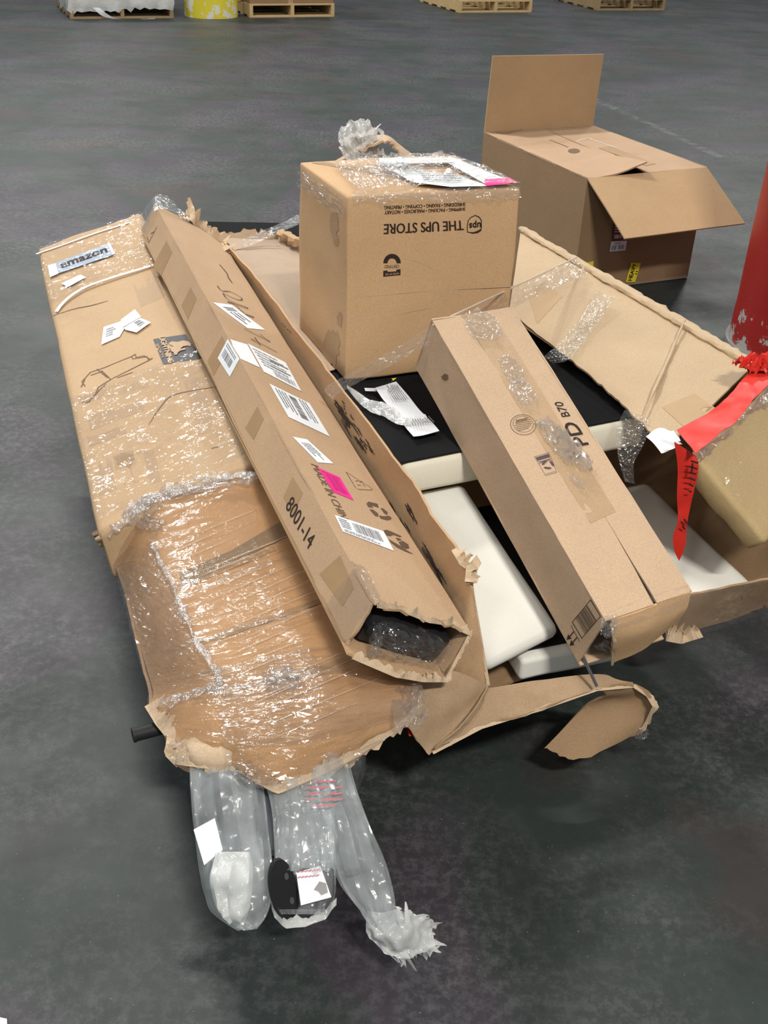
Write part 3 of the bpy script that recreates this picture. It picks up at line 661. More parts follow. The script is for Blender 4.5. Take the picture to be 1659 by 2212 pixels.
# right wall, low front wall, long folded flap
R0, R1 = at(1125, 497, .585), at(1625, 790, .575)
rd = (R1-R0).normalized(); R2 = R1+rd*.5
lo = [at(1100, 672, .525), at(1200, 752, .53), at(1300, 832, .53), at(1385, 915, .525), at(1445, 962, .52)]
hi = [R0.lerp(R1, k) for k in (0, .26, .52, .76, 1.0)]
mid = [a.lerp(b, .5)+UPV*(.002 if i % 2 else -.001) for i, (a, b) in enumerate(zip(hi, lo))]
KR_LID = cardboard('kraft_long_flap', (0.50, 0.37, 0.235), stain_amt=0.25)
LF_vf = sheet([hi, mid, lo], 50, 14, thick=.005, amp=.002, scale=7, torn='b', tamp=.006, seed=11)
fp = mesh('flap', LF_vf, KR_LID, big, label='long top flap folded over the black panel')
mesh('fold_ridge', tube([p+UPV*.004 for p in hi], [.012, .014, .016, .016, .014], seg=10, amp=.006, seed=3, n=60, squash=.7), KR_PALE, big, label='worn rounded fold of the long flap')
mesh('crease', tube([lo[3].lerp(hi[3], k/8)+UPV*(.010+.003*math.sin(k)) for k in range(9)], [.001, .004, .005, .004, .002], seg=6, amp=.002, n=20), KR_PALE, big)
pfl = surf(mkplane(hi[3], hi[4], lo[4]), LF_vf); pfl2 = surf(mkplane(hi[1], hi[3], lo[2]), LF_vf)
mesh('tape', poly_on(pfl, [(1430, 880), (1500, 850), (1550, 885), (1480, 925)], .0008), TAPE_P, big, 0)
mesh('tape', poly_on(pfl2, [(1142, 640), (1175, 610), (1215, 640), (1160, 700)], .0008), TAPE_P, big, 0)
wl_in = V(.600, 2.25, .18)
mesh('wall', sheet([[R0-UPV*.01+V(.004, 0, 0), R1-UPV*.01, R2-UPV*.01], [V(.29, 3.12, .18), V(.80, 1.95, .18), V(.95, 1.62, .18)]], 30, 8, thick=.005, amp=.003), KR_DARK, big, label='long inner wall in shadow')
mesh('wall', sheet([[at(1440, 1300, .275), at(1490, 1286, .28), at(1580, 1268, .285), at(1659, 1251, .29), at(1760, 1230, .29)], [at(1435, 1360, .19), at(1452, 1376, .17), at(1560, 1345, .17), at(1659, 1312, .17), at(1760, 1280, .17)]], 24, 8, thick=.005, amp=.005, scale=14, seed=5), KR_DIRTY_SHADED, big, label='low front wall under clear film')
mesh('torn_edge', torn_strip([at(1438, 1372, .18), at(1470, 1378, .17), at(1510, 1366, .17)], .04, 24, 15, layers=3, jit=.8), KR_EDGE, big)
mesh('film', sheet([[at(1490, 1281, .286), at(1580, 1263, .291), at(1659, 1246, .295), at(1760, 1225, .295)], [at(1450, 1382, .165), at(1555, 1352, .165), at(1655, 1320, .165), at(1760, 1285, .165)]], 40, 14, thick=0, amp=.003, scale=14, lift=.006, seed=6, facet=.0012), FILM_S, big, 0)
# torn cardboard top behind, under the store-printed box
def ztop(x, y): return .496+.0043*(x+.102)-.0383*(y-2.25)
def ap(px, py, dz=0.0):
    p = at(px, py, .48)
    for _ in range(6): p = at(px, py, ztop(p.x, p.y)+dz)
    return p
mesh('flap', sheet([[ap(478, 508, .012), ap(520, 512, .006), ap(560, 512, .004), ap(620, 516, .004), ap(700, 500, .002)],
                    [ap(510, 548, .008), ap(545, 545, .004), ap(590, 543, .003), ap(640, 538, .002), ap(740, 530, .002)],
                    [ap(576, 660, .003), ap(610, 650, .003), ap(660, 640, .002), ap(720, 630, .002), ap(800, 625, .002)],
                    [ap(656, 747, .003), ap(680, 740, .003), ap(700, 735, .002), ap(760, 730, .002), ap(830, 720, .002)],
                    [ap(708, 807, .004), ap(712, 802, .003), ap(722, 798, .002), ap(790, 780, .002), ap(860, 770, .002)]], 24, 30, thick=.002, amp=.0012, scale=8, torn='t', tamp=.012, seed=13), cardboard('kraft_greyed', (0.42, 0.315, 0.225), stain_amt=.25), big, label='greyish torn top panel under the store-printed box')
mesh('torn_edge', torn_strip([ap(470, 508, .014), ap(540, 512, .008), ap(600, 512, .008), ap(632, 522, .012), ap(645, 530, .012)], .03, 40, 17, layers=2, jit=.8), KR_EDGE, big)
mesh('torn_roll', tube([ap(600, 500, .03), ap(622, 512, .03), ap(650, 525, .03), ap(690, 532, .02)], [.006, .014, .018, .014], seg=8, amp=.012, seed=4, n=16), KR, big)
pgr = mkplane(ap(520, 560), ap(640, 560), ap(640, 700))
mesh('crease', stroke_vf(pgr, [smooth_line([(497, 549), (530, 542), (570, 538), (606, 538)])], 3.2, .009), INK_B, big, 0)
# ================================================================== panels inside
def pad(name, c4, th, mat, label, cat='panel', top=None, inset=(.02, .02, .02, .02), bev=.018, amp=.003, topamp=.0, sink=0.0):
    """upholstered panel: rounded slab c4 = FL, FR, BR, BL of the top"""
    fl_, fr_, br_, bl_ = c4; n = (fr_-fl_).cross(bl_-fl_).normalized()
    c = {(0, 0, 1): fl_, (1, 0, 1): fr_, (1, 1, 1): br_, (0, 1, 1): bl_}
    for k in list(c): c[(k[0], k[1], 0)] = c[k]-n*th
    o = thing(name, fl_-n*th, label, cat)
    mesh('cushion', hexa(c, (10,)*3, bev=bev, amp=amp, scale=5), mat, o, 60)
    if top:
        l, r, f, b = inset; g = lambda u, v: fl_.lerp(fr_, u).lerp(bl_.lerp(br_, u), v)
        a, b2, c2, d2 = g(l, f), g(1-r, f), g(1-r, 1-b), g(l, 1-b)
        mesh('fabric_top', quad(a, b2, c2, d2, 14, 14, thick=.003, lift=.004, amp=topamp), top, o)
    return o
def atp(px, py):
    return ap(px, py, -.002)
pa0, pa1 = atp(842, 1004), atp(1400, 893); pa0 = pa0.lerp(pa1, .045)
def zs(p): return V(p.x, p.y, ztop(p.x, p.y)-.008)
pa2, pa3 = zs(pa1+u_*1.72), zs(pa0+u_*1.98)
pad('bed_panel', (zs(pa0), zs(pa1), pa2, pa3), .075, FAB_C, 'wide black panel with cream front edge under the store-printed box', top=FAB_B, inset=(-.012, .0, .002, .004), bev=.014)
pad('seat_pad', (at(1050, 1440, .265), at(1212, 1358, .290), at(1000, 1042, .415), at(862, 1066, .415)), .035, FAB_W, 'white fabric pad lying between the long carton and the diagonal carton', 'pad', bev=.014, amp=.0015)
pad('bed_panel', (at(1128, 1428, .235), at(1345, 1385, .235), V(.36, 2.22, .235), V(.10, 2.10, .235)), .050, FAB_W, 'low black panel with white corner poking out below the diagonal carton', top=FAB_B, inset=(.11, .02, .045, .02), bev=.008)
pad('seat_pad', (at(1420, 1335, .225), at(1640, 1270, .225), at(1400, 1035, .235), at(1290, 1060, .235)), .055, FAB_W, 'white pad inside the carton at the right, behind the hanging red tape', 'pad', bev=.02)
# ================================================================== store-printed box
U = {(0,0,0): V(-.102,2.250,.500), (1,0,0): V(.280,2.397,.496), (0,1,0): V(-.238,2.600,.486), (1,1,0): V(.143,2.748,.482),
     (0,0,1): V(-.104,2.266,.915), (1,0,1): V(.277,2.414,.911), (0,1,1): V(-.240,2.617,.902), (1,1,1): V(.141,2.764,.900)}
ub = thing('shipping_box', U[(0,0,0)], 'square brown shipping box with upside-down store print, on top of the heap', 'carton')
U_vf = hexa(U, (12,)*3, bev=.006, amp=.004, scale=5, seed=2); mesh('body', U_vf, KR_WARM, ub, 50)
pF = mkplane(U[(0,0,0)], U[(1,0,0)], U[(0,0,1)]); pT = mkplane(U[(0,0,1)], U[(1,0,1)], U[(0,1,1)]); pL = mkplane(U[(0,0,0)], U[(0,1,0)], U[(0,0,1)]); pF, pT, pL = surf(pF, U_vf), surf(pT, U_vf), surf(pL, U_vf)
z6 = lambda p: Z(4.879, 800, 400, p)
LF = .0007
mesh('lettering', text_vf('THE UPS STORE', pF, z6([(975, 370), (145, 410), (140, 516), (982, 472)]), LF, bold=.004), INK, ub, 0)
mesh('lettering', text_vf('SHIPPING \u2022 PACKING \u2022 MAILBOXES \u2022 NOTARY', pF, z6([(998, 234), (150, 268), (148, 308), (998, 268)]), LF, bold=.0016), INK, ub, 0)
mesh('lettering', text_vf('SHREDDING \u2022 FAXING \u2022 COPYING \u2022 PRINTING', pF, z6([(1000, 182), (148, 217), (146, 255), (1000, 220)]), LF, bold=.0016), INK, ub, 0)
sh = z6([(1105, 318), (1148, 338), (1168, 368), (1170, 440), (1164, 478), (1130, 500), (1080, 506), (1022, 492), (1020, 440), (1030, 372), (1060, 338)])
mesh('shield_logo', join(stroke_vf(pF, [sh+[sh[0]]], 2.0, LF), poly_on(pF, z6([(1170, 452), (1164, 480), (1130, 502), (1080, 508), (1022, 494), (1090, 494), (1140, 474)]), LF), text_vf('ups', pF, z6([(1162, 368), (1042, 380), (1042, 448), (1162, 440)]), LF, bold=.02)), INK, ub, 0)
def arch(cx, cy, r0, r1, n=18, sy=1.0):
    return [(cx+r1*math.cos(math.pi*i/n), cy-r1*sy*math.sin(math.pi*i/n)) for i in range(n+1)], [(cx+r0*math.cos(math.pi*i/n), cy-r0*sy*math.sin(math.pi*i/n)) for i in range(n+1)]
oa, ia = arch(228, 822, 48, 92, sy=1.08); pa = []
for i in range(18): pa.append(poly_on(pF, z6([oa[i], oa[i+1], ia[i+1], ia[i]]), LF))
mesh('certified_badge', join(*pa, text_vf('CERTIFIED', pF, z6([(305, 838), (148, 842), (148, 874), (305, 870)]), LF), poly_on(pF, z6([(136, 902), (318, 884), (316, 948), (136, 964)]), LF)), INK, ub, 0)
mesh('badge_lettering', join(text_vf('HOME OF THE', pF, z6([(300, 918), (155, 930), (155, 950), (300, 938)]), LF+.0006), poly_on(pF, z6([(180, 892), (272, 886), (272, 906), (180, 912)]), LF+.0006)), KR_WARM, ub, 0)
for pts, wd in (([(655, 955), (700, 950), (900, 925), (1110, 905)], 0), ):
    pass
mesh('fold_line', stroke_vf(pF, [[(752, 643), (930, 628), (1110, 618)], [(752, 690), (860, 678), (935, 664)], [(870, 556), (905, 565), (935, 580)]], 1.6, .0005), KR_EDGE, ub, 0)
mesh('tape', poly_on(pT, [(672, 352), (700, 350), (1040, 404), (985, 408)], .0006), TAPE, ub, 0)
STN = cardboard('grey_stain', (.45, .295, .17), var=.2, stain_amt=.6)
def blob(cx, cy, rx, ry, seed, n=22):
    return [(cx+rx*math.cos(2*math.pi*i/n)*(1+.55*noise.noise(Vector((i*.7, seed, 0)))), cy+ry*math.sin(2*math.pi*i/n)*(1+.55*noise.noise(Vector((i*.7, seed, 5))))) for i in range(n)]
for k, (cx, cy, rx, ry) in enumerate(((722, 485, 9, 30), (716, 752, 17, 38), (735, 690, 6, 14), (727, 520, 6, 12))):
    mesh('stain', poly_on(pL, blob(cx, cy, rx, ry, k*3.3), .0006), STN, ub, 0)
# torn document pouch on the lid
z4 = lambda p: Z(2.552, 550, 250, p)
pou = mesh('document_pouch', join(poly_on(pT, z4([(685, 262), (1095, 258), (1105, 285), (840, 292), (740, 330), (690, 300)]), .012), poly_on(pT, z4([(1095, 258), (1440, 398), (1290, 415), (1060, 285)]), .011), poly_on(pT, z4([(740, 318), (860, 330), (1100, 345), (1290, 412), (1080, 418), (870, 392)]), .010)), WFOAM, ub, 0, label='torn white document pouch on the lid')
mesh('print', rects_vf(pT, z4([(900, 395), (1270, 405), (1180, 340), (880, 340)]), lines_txt(.1, .1, .9, .9, 4, 8), .013), INK_G, pou, 0)
mesh('pink_label', poly_on(pT, z4([(1262, 382), (1400, 372), (1445, 398), (1275, 420)]), .0125), PINK, pou, 0)
mesh('torn_film', crumple(on(*z4([(780, 330)])[0], pT, .006), V(.06, .02, 0), V(-.02, .05, 0), V(0, 0, .03), 14, 4), FILM_C, pou, 0)
mesh('film', sheet([[on(x, y, pT) for x, y in z4([(430, 290), (700, 250), (1090, 240)])], [on(x, y, pT) for x, y in z4([(480, 350), (800, 340), (1280, 320)])], [on(x, y, pT) for x, y in z4([(560, 440), (900, 425), (1465, 405)])]], 44, 26, thick=0, amp=.003, scale=16, lift=.015, seed=21, facet=.0032), FILM_C, ub, 0)
ft = [on(x, y, pT, .008) for x, y in z4([(530, 442), (850, 430), (1150, 418), (1460, 404)])]; fd = [on(x, y, pF, .008) for x, y in z4([(540, 470), (850, 465), (1150, 470), (1455, 440)])]
mesh('film', sheet([ft, fd], 60, 8, thick=0, amp=.002, scale=22, lift=.004, torn='b', tamp=.012, seed=22, facet=.0016), FILM_C, ub, 0)
mesh('film', sheet([[on(x, y, pL, .006) for x, y in ((642, 350), (690, 388), (748, 430))], [on(x, y, pL, .006) for x, y in ((645, 400), (700, 440), (748, 470))]], 20, 10, thick=0, amp=.002, scale=20, seed=23, facet=.0012), FILM_S, ub, 0)
# ================================================================== diagonal carton printed PD B70
P = {(0,0,0): V(.356,1.520,.308), (1,0,0): V(.523,1.606,.309), (0,1,0): V(.057,2.101,.606), (1,1,0): V(.223,2.186,.607),
     (0,0,1): V(.384,1.462,.430), (1,0,1): V(.549,1.555,.434), (0,1,1): V(.082,2.049,.731), (1,1,1): V(.249,2.135,.732)}
pd = thing('long_box', P[(0,0,0)], 'long tan carton printed PD B70 lying diagonally with a torn open end', 'carton')
p_ = lambda i, j, k: P[(0,0,0)].lerp(P[(1,0,0)], i).lerp(P[(0,1,0)].lerp(P[(1,1,0)], i), j).lerp(P[(0,0,1)].lerp(P[(1,0,1)], i).lerp(P[(0,1,1)].lerp(P[(1,1,1)], i), j), k)
K = dict(thick=.004, amp=.0022, scale=7)
PDL_vf = quad(p_(0,0,1), p_(0,1,1), p_(0,1,0), p_(0,-.02,0), 30, 8, seed=1, **K)
mesh('side_panel', PDL_vf, KR_TAN, pd, label='side panel with barcode and arrows')
mesh('side_panel', quad(p_(1,0,1), p_(1,1,1), p_(1,1,0), p_(1,0,0), 20, 6, **K), KR_TAN, pd)
mesh('bottom_panel', quad(p_(0,-.03,0), p_(1,-.03,0), p_(1,1,0), p_(0,1,0), 8, 20, **K), KR_TAN, pd)
mesh('end_panel', quad(p_(0,1,0), p_(1,1,0), p_(1,1,1), p_(0,1,1), 8, 6, **K), KR_TAN, pd)
PDT1 = sheet([[p_(0,0,1), p_(.30,0,1), p_(.56,0,1)], [p_(0,.25,1), p_(.3,.25,1)+UPV*.002, p_(.60,.25,1)], [p_(0,.6,1), p_(.3,.6,1), p_(.605,.6,1)], [p_(0,1,1), p_(.3,1,1), p_(.605,1,1)]], 12, 40, seed=2, **K)
mesh('flap', PDT1, KR_TAN, pd, label='top flap beside the slit')
PDT2 = sheet([[p_(.60,0,1), p_(.8,0,1), p_(1,0,1)], [p_(.605,.25,1), p_(.8,.25,1), p_(1,.25,1)], [p_(.607,.6,1), p_(.8,.6,1), p_(1,.6,1)], [p_(.607,1,1), p_(.8,1,1), p_(1,1,1)]], 10, 40, seed=3, **K)
mesh('flap', PDT2, KR_TAN, pd, label='top flap on the far side of the slit')
mesh('dark_backing', quad(p_(.1,.01,.96), p_(.9,.01,.96), p_(.9,.99,.96), p_(.1,.99,.96), 4, 8, thick=.002), SCUFF, pd)  # dark sheet close beneath the top flaps, backing the slit
fx = (p_(0,0,1)-p_(0,.1,1)).normalized()
mesh('flap', sheet([[p_(.06,0,1)+fx*.002, p_(.5,0,1)+fx*.004, p_(1,0,1)+fx*.002], [p_(.12,0,.72)+fx*.024, p_(.5,0,.72)+fx*.026, p_(1.0,0,.76)+fx*.018], [p_(.30,0,.04)+fx*.038, p_(.65,0,.22)+fx*.036, p_(.99,0,.50)+fx*.020]], 16, 14, thick=.005, amp=.003, scale=10, seed=4, torn='l', tamp=.005), KR_WARM, pd, label='end flap hanging over the open end')
mesh('torn_edge', torn_strip([p_(.06,0,.98)+fx*.006, p_(.13,0,.7)+fx*.028, p_(.30,0,.05)+fx*.040], .010, 24, 5, layers=2, jit=.3), KR_EDGE, pd)
mesh('film', crumple(p_(.36,-.005,.45), (p_(.6,0,0)-p_(0,0,0))*.45, (p_(0,0,1)-p_(0,0,0))*.36, fx*.03, 16, 6), BAG_K, pd, 0)
mesh('inner_bag', crumple(p_(.45,.03,.42), (p_(.7,0,0)-p_(0,0,0))*.42, (p_(0,0,1)-p_(0,0,0))*.36, fx*.012, 10, 8), plain('dark_grey_bag', (.05, .05, .055), rough=.3), pd)
pPT = mkplane(P[(0,0,1)], P[(1,0,1)], P[(0,1,1)]); pPL = mkplane(P[(0,0,0)], P[(0,1,0)], P[(0,0,1)]); pPT, pPL = surf(pPT, PDT1, PDT2), surf(pPL, PDL_vf)
z7 = lambda p: Z(6.9125, 1080, 840, p)
mesh('lettering', text_vf('PD', pPT, z7([(1322, 832), (1125, 492), (925, 522), (1158, 862)]), .0007, bold=.012), INK, pd, 0)
mesh('lettering', text_vf('B70', pPT, z7([(1050, 408), (925, 195), (800, 202), (930, 425)]), .0007, bold=.006), INK, pd, 0)
c1 = ell(345, 538, 190, 150, .15, 32)
mesh('round_stamp', join(stroke_vf(pPT, [z7(c1)], 1.4, .0007), stroke_vf(pPT, [z7(ell(345, 530, 152, 118, .15, 32))], 1.0, .0007), stroke_vf(pPT, [z7([(345-130+abs(k)*16, 530+k*26+20), (345+130-abs(k)*16, 530+k*26-18)]) for k in (-3, -2, -1, 0, 1, 2, 3)], 1.5, .0007), stroke_vf(pPT, [z7([(240+i*34, 475-i*7), (262+i*34, 470-i*7)]) for i in range(5)]+[z7([(235+i*34, 500-i*7), (257+i*34, 495-i*7)]) for i in range(5)], 3.5, .0007)), INK_B, pd, 0)
rq = z7([(680, 1300), (850, 1250), (730, 945), (510, 1010)])
fr_ = [(.0, .0, 1, .015), (.0, .97, 1, .985), (0, 0, .02, 1), (.98, 0, 1, 1), (.0, .60, 1, .615), (.05, .76, .95, .93), (.1, .65, .9, .70), (.06, .06, .94, .075)]
rec = []
for k in range(3):
    a0 = 90+k*120; o1 = ell(715, 1135, 92, 66, .1, 6, a0-42, a0+42); i1 = ell(715, 1135, 52, 36, .1, 6, a0-36, a0+36)
    for i in range(6): rec.append(poly_on(pPT, z7([o1[i], o1[i+1], i1[i+1], i1[i]]), .0007))
mesh('recycling_mark', join(rects_vf(pPT, rq, fr_, .0007), *rec), plain('violet_print', (.09, .06, .07), rough=.7), pd, 0)
z8 = lambda p: Z(5.184, 1180, 1260, p)
bq = z8([(290, 435), (400, 620), (615, 368), (500, 178)])
brs = [(.0, .0, 1, .025), (0, .975, 1, 1), (0, 0, .03, 1), (.97, 0, 1, 1)] + [(.03, v0, .97, v1) for _, v0, _, v1 in bars(0, .18, 1, .80, 18, 4, False)]
mesh('barcode', rects_vf(pPL, bq, brs, .0007), INK, pd, 0)
mesh('arrow_marks', join(stroke_vf(pPL, [z8([(278, 472), (375, 648)])], 2, .0007), *[join(stroke_vf(pPL, [z8([(265+d, 560+e), (215+d, 620+e)])], 2.6, .0007), poly_on(pPL, z8([(183+d, 655+e), (200+d, 590+e), (238+d, 640+e)]), .0007)) for d, e in ((48, -22), (82, 45))]), INK, pd, 0)
mesh('knot_stain', poly_on(pPL, blob(962, 815, 8, 7, 4.4), .0006), INK_B, pd, 0)
mesh('tape', poly_on(pPT, [(1000, 683), (1062, 672), (1330, 1105), (1275, 1130)], .0005), cardboard('kraft_under_tape', (.47, .32, .19), stain_amt=.1, rough=.35, spec=.5), pd, 0)
for k, (x, y, sx, sy) in enumerate(((1040, 705, .035, .04), (1105, 800, .02, .035), (1128, 850, .022, .03))):
    mesh('film_wrinkle', crumple(on(x, y, pPT, .002), V(sx, sx*.4, 0), V(-sy*.4, sy, .4*sy), pPT[1]*.014, 12, 10+k, amp=.8), FILM_C, pd, 0)
mesh('crumpled_film', crumple(on(1215, 965, pPT, .0007), V(.034, .0, -.01), V(-.035, .05, .026), pPT[1]*.034, 20, 15, amp=.8, fr=2.2), film('bubbly_film', milk_amt=.13, milk=(.75, .72, .68), bscale=(60, 60, 60), bstr=.5, rough=.15, gloss=2.2), pd, label='wad of crumpled clear film')
mesh('film_wrinkle', crumple(on(1245, 1045, pPT, .003), V(.010, 0, 0), V(-.01, .012, .006), pPT[1]*.012, 8, 17, amp=.8), FILM_C, pd, 0)
mesh('tape', sheet([[on(1310, 1325, pPT, .0007), on(1400, 1290, pPT, .0007), on(1490, 1262, pPT, .0007)], [p_(.08,0,.9)+fx*.016, p_(.5,0,.9)+fx*.018, p_(1,0,.9)+fx*.014]], 20, 5, thick=0, amp=.004, scale=25, seed=31), FILM_S, pd)
mesh('film_wrinkle', crumple(p_(.04,0,.98)+fx*.008, V(.018, .004, 0), V(0, .006, .02), V(-.006, -.018, .006), 10, 19, amp=.8), FILM_C, pd, 0)
rod0, rod1 = at(1253, 1404, .325), at(1289, 1482, .262)
mesh('metal_rod', tube([rod0, rod0.lerp(rod1, .5), rod1], .0030, seg=8), STEEL, tag(thing('metal_rod', rod1, 'thin grey metal rod sticking down below the diagonal carton', 'rod')), 40)
# ================================================================== long narrow carton printed 8001-14
Tq = {(0,0,0): V(-.054,1.358,.440), (1,0,0): V(.111,1.434,.329), (0,1,0): V(-.744,3.072,.579), (1,1,0): V(-.578,3.148,.469),
      (0,0,1): V(-.010,1.370,.515), (1,0,1): V(.156,1.446,.404), (0,1,1): V(-.700,3.084,.654), (1,1,1): V(-.534,3.159,.544)}
tb = thing('narrow_carton', Tq[(0,0,0)], 'two-metre narrow carton printed 8001-14 with its near end torn open', 'carton')
q_ = lambda i, j, k: Tq[(0,0,0)].lerp(Tq[(1,0,0)], i).lerp(Tq[(0,1,0)].lerp(Tq[(1,1,0)], i), j).lerp(Tq[(0,0,1)].lerp(Tq[(1,0,1)], i).lerp(Tq[(0,1,1)].lerp(Tq[(1,1,1)], i), j), k)
js = [0, .15, .35, .6, .85, 1]
K = dict(thick=.0045, amp=.0028, scale=6)
KT = cardboard('kraft_narrow', (.48, .325, .20), stain_amt=.2)
TL_vf = sheet([[q_(0, j, 1) for j in js], [q_(0, j, .5) for j in js], [q_(0, j, 0) for j in js]], 60, 8, torn='l', tamp=.005, seed=41, **K)
mesh('side_panel', TL_vf, KT, tb, label='side panel with printed number')
TT_vf = sheet([[q_(0, j, 1) for j in js], [q_(.5, j, 1) for j in js], [q_(1, j, 1) for j in js]], 60, 14, torn='l', tamp=.014, seed=42, **K)
mesh('top_panel', TT_vf, KT, tb, label='top panel with shipping labels')
mesh('bottom_panel', sheet([[q_(0, j-.012, 0) for j in js], [q_(.5, j-.022, 0) for j in js], [q_(1, j-.010, 0) for j in js]], 40, 12, torn='l', tamp=.008, seed=43, **K), KR, tb)
mesh('side_panel', sheet([[q_(1, j, 1) for j in js], [q_(1, j, 0) for j in js]], 40, 6, **K), KT, tb)
mesh('end_panel', quad(q_(0,1,0), q_(1,1,0), q_(1,1,1), q_(0,1,1), 8, 5, **K), KT, tb)
mesh('torn_edge', torn_strip([q_(.02, -.002, 1), q_(.3, .004, 1), q_(.55, .0, 1), q_(.8, .006, 1), q_(1, 0, 1)], .014, 50, 44, layers=3, jit=.7), KR_EDGE, tb)
mesh('torn_edge', torn_strip([q_(.02, -.016, 0), q_(.4, -.026, 0), q_(.7, -.022, 0), q_(1, -.012, 0)], .014, 50, 45, layers=3, jit=.6), KR_EDGE, tb)
mesh('torn_edge', torn_strip([q_(1, 0, 1), q_(1, -.006, .5), q_(1, -.012, .0)], .010, 24, 46, layers=3, jit=.4), KR_EDGE, tb)
mesh('torn_edge', torn_strip([q_(0.35, 1, 1), q_(.6, 1.01, 1), q_(.8, 1, 1), q_(1, .975, 1), q_(1, .93, 1)], .035, 30, 47, layers=3, jit=.9), KR_EDGE, tb)
mesh('torn_tab', sheet([[q_(.45, 1.0, 1), q_(.62, .995, 1)], [q_(.55, 1.02, 1)+UPV*.03, q_(.66, 1.01, 1)+UPV*.035], [q_(.60, 1.03, 1)+UPV*.06, q_(.66, 1.03, 1)+UPV*.062]], 6, 10, thick=.003, amp=.012, scale=22, torn='bl', tamp=.008, seed=48), KR_EDGE, tb)
mesh('film', sheet([[q_(-.02, .97, .1), q_(-.02, .97, 1.08), q_(.5, .985, 1.08)], [q_(-.05, 1.0, .2), q_(-.02, 1.01, 1.2), q_(.4, 1.015, 1.15)], [q_(-.05, 1.02, .3), q_(.05, 1.02, 1.3), q_(.3, 1.02, 1.2)]], 14, 10, thick=0, amp=.008, scale=25, torn='b', tamp=.02, seed=49), FILM_C, tb)
mesh('film', sheet([[q_(-.004, .0, 1.05), q_(-.02, .0, .5), q_(-.02, -.005, 0)], [q_(-.004, .05, 1.05), q_(-.02, .05, .5), q_(-.02, .05, 0)]], 12, 8, thick=0, amp=.004, scale=28, seed=50), FILM_S, tb)
mesh('film', sheet([[q_(-.004, -.004, 1.03), q_(.1, -.004, 1.03)], [q_(-.004, .06, 1.03), q_(.12, .06, 1.03)]], 8, 8, thick=0, amp=.005, scale=28, seed=51), FILM_C, tb)
pTT = mkplane(q_(0,0,1), q_(1,0,1), q_(0,1,1)); pTL = mkplane(q_(0,0,0), q_(0,1,0), q_(0,0,1)); pTT, pTL = surf(pTT, TT_vf), surf(pTL, TL_vf)
y3 = lambda p: Z(5.53, 450, 640, p); y4 = lambda p: Z(5.53, 600, 980, p); y6 = lambda p: Z(3.016, 550, 900, p)
mesh('lettering', text_vf('8001-14', pTL, y4([(92, 640), (372, 1152), (452, 990), (178, 497)]), .0007, bold=.004), INK, tb, 0)
mesh('lettering', text_vf('MADE IN CHIN', pTT, y4([(392, 122), (745, 762), (850, 792), (480, 150)]), .0007, bold=.002), INK_B, tb, 0)
def label_(name, pts, pl, mat, lab, rects=None, rq=None, rmat=INK_G, lift=.0009):
    l = polyobj(name, pl, pts, mat, tb, lift, lab, thick=.0006)
    if rects: mesh('print', rects_vf(pl, rq or [pts[0], pts[1], pts[2], pts[3]], rects, lift+.0008), rmat, l, 0)
    return l
label_('label', y3([(50, 75), (275, 105), (680, 405), (465, 385)]), pTT, PAPER, 'white label crossed by marker writing', bars(.15, .25, .3, .8, 4, 1)+lines_txt(.35, .2, .85, .8, 3, 2), y3([(50, 75), (465, 385), (680, 405), (275, 105)]))
l2 = label_('label', y3([(240, 512), (462, 578), (618, 856), (380, 750)]), pTT, PAPER, 'torn shipping label wrapped over the carton edge')
mesh('torn_half', poly_on(pTT, y3([(470, 568), (920, 795), (1110, 1140), (660, 905)]), .0011), PAPER, l2, 0)
mesh('print', rects_vf(pTT, y3([(740, 945), (1110, 1140), (920, 795), (500, 590)]), bars(.25, .08, .9, .28, 14, 3)+[(.3, .45, .9, .50), (.4, .7, .95, .76)]+lines_txt(.0, .3, .9, .95, 6, 5), .0015), INK_G, l2, 0)
l2 = label_('label', y3([(235, 510), (115, 740), (260, 965), (375, 750)]), pTL, PAPER, 'shipping label folded down on the side panel')
mesh('print', rects_vf(pTL, y3([(115, 740), (260, 965), (375, 750), (235, 510)]), bars(.12, .25, .8, .62, 10, 4)+lines_txt(.1, .72, .9, .92, 2, 6), .0015), INK_G, l2, 0)
label_('label', y3([(725, 1045), (1205, 1280), (1450, 1680), (955, 1445)]), pTT, PAPER, 'large white shipping label', bars(.1, .42, .78, .60, 20, 5)+lines_txt(.08, .08, .9, .38, 4, 7)+lines_txt(.05, .68, .9, .9, 3, 8), y3([(725, 1045), (955, 1445), (1450, 1680), (1205, 1280)])[::1])
label_('label', y6([(245, 132), (340, 150), (513, 308), (410, 300)]), pTT, PAPER, 'small white label', lines_txt(.2, .2, .9, .8, 4, 9), y6([(245, 132), (410, 300), (513, 308), (340, 150)]))
label_('label', y4([(470, 165), (740, 285), (905, 560), (660, 460)]), pTT, PINK, 'bright pink barcode label', bars(.15, .22, .85, .85, 7, 6, False)+[(.1, .1, .12, .95), (.1, .1, .92, .12)], y4([(470, 165), (660, 460), (905, 560), (740, 285)]), PINK_D)
label_('label', y4([(675, 735), (1260, 930), (1385, 1165), (775, 935)]), pTT, PAPER, 'white barcode label near the torn end', bars(.32, .30, .86, .85, 22, 7)+lines_txt(.05, .05, .9, .22, 2, 10)+lines_txt(.04, .3, .28, .9, 5, 11), y4([(775, 935), (1385, 1165), (1260, 930), (675, 735)]))
mesh('warning_triangle', join(stroke_vf(pTT, [y4([(812, 217), (1090, 395), (1128, 425), (1110, 436), (960, 428), (930, 410), (812, 217)])], 1.8, .0007), stroke_vf(pTT, [y4([(930, 330), (960, 325), (990, 350)]), y4([(950, 375), (990, 380)]), y4([(1010, 365), (1045, 395)]), y4([(985, 340), (1010, 335)])], 2.2, .0007)), INK_B, tb, 0)
rec = []; rec2 = []
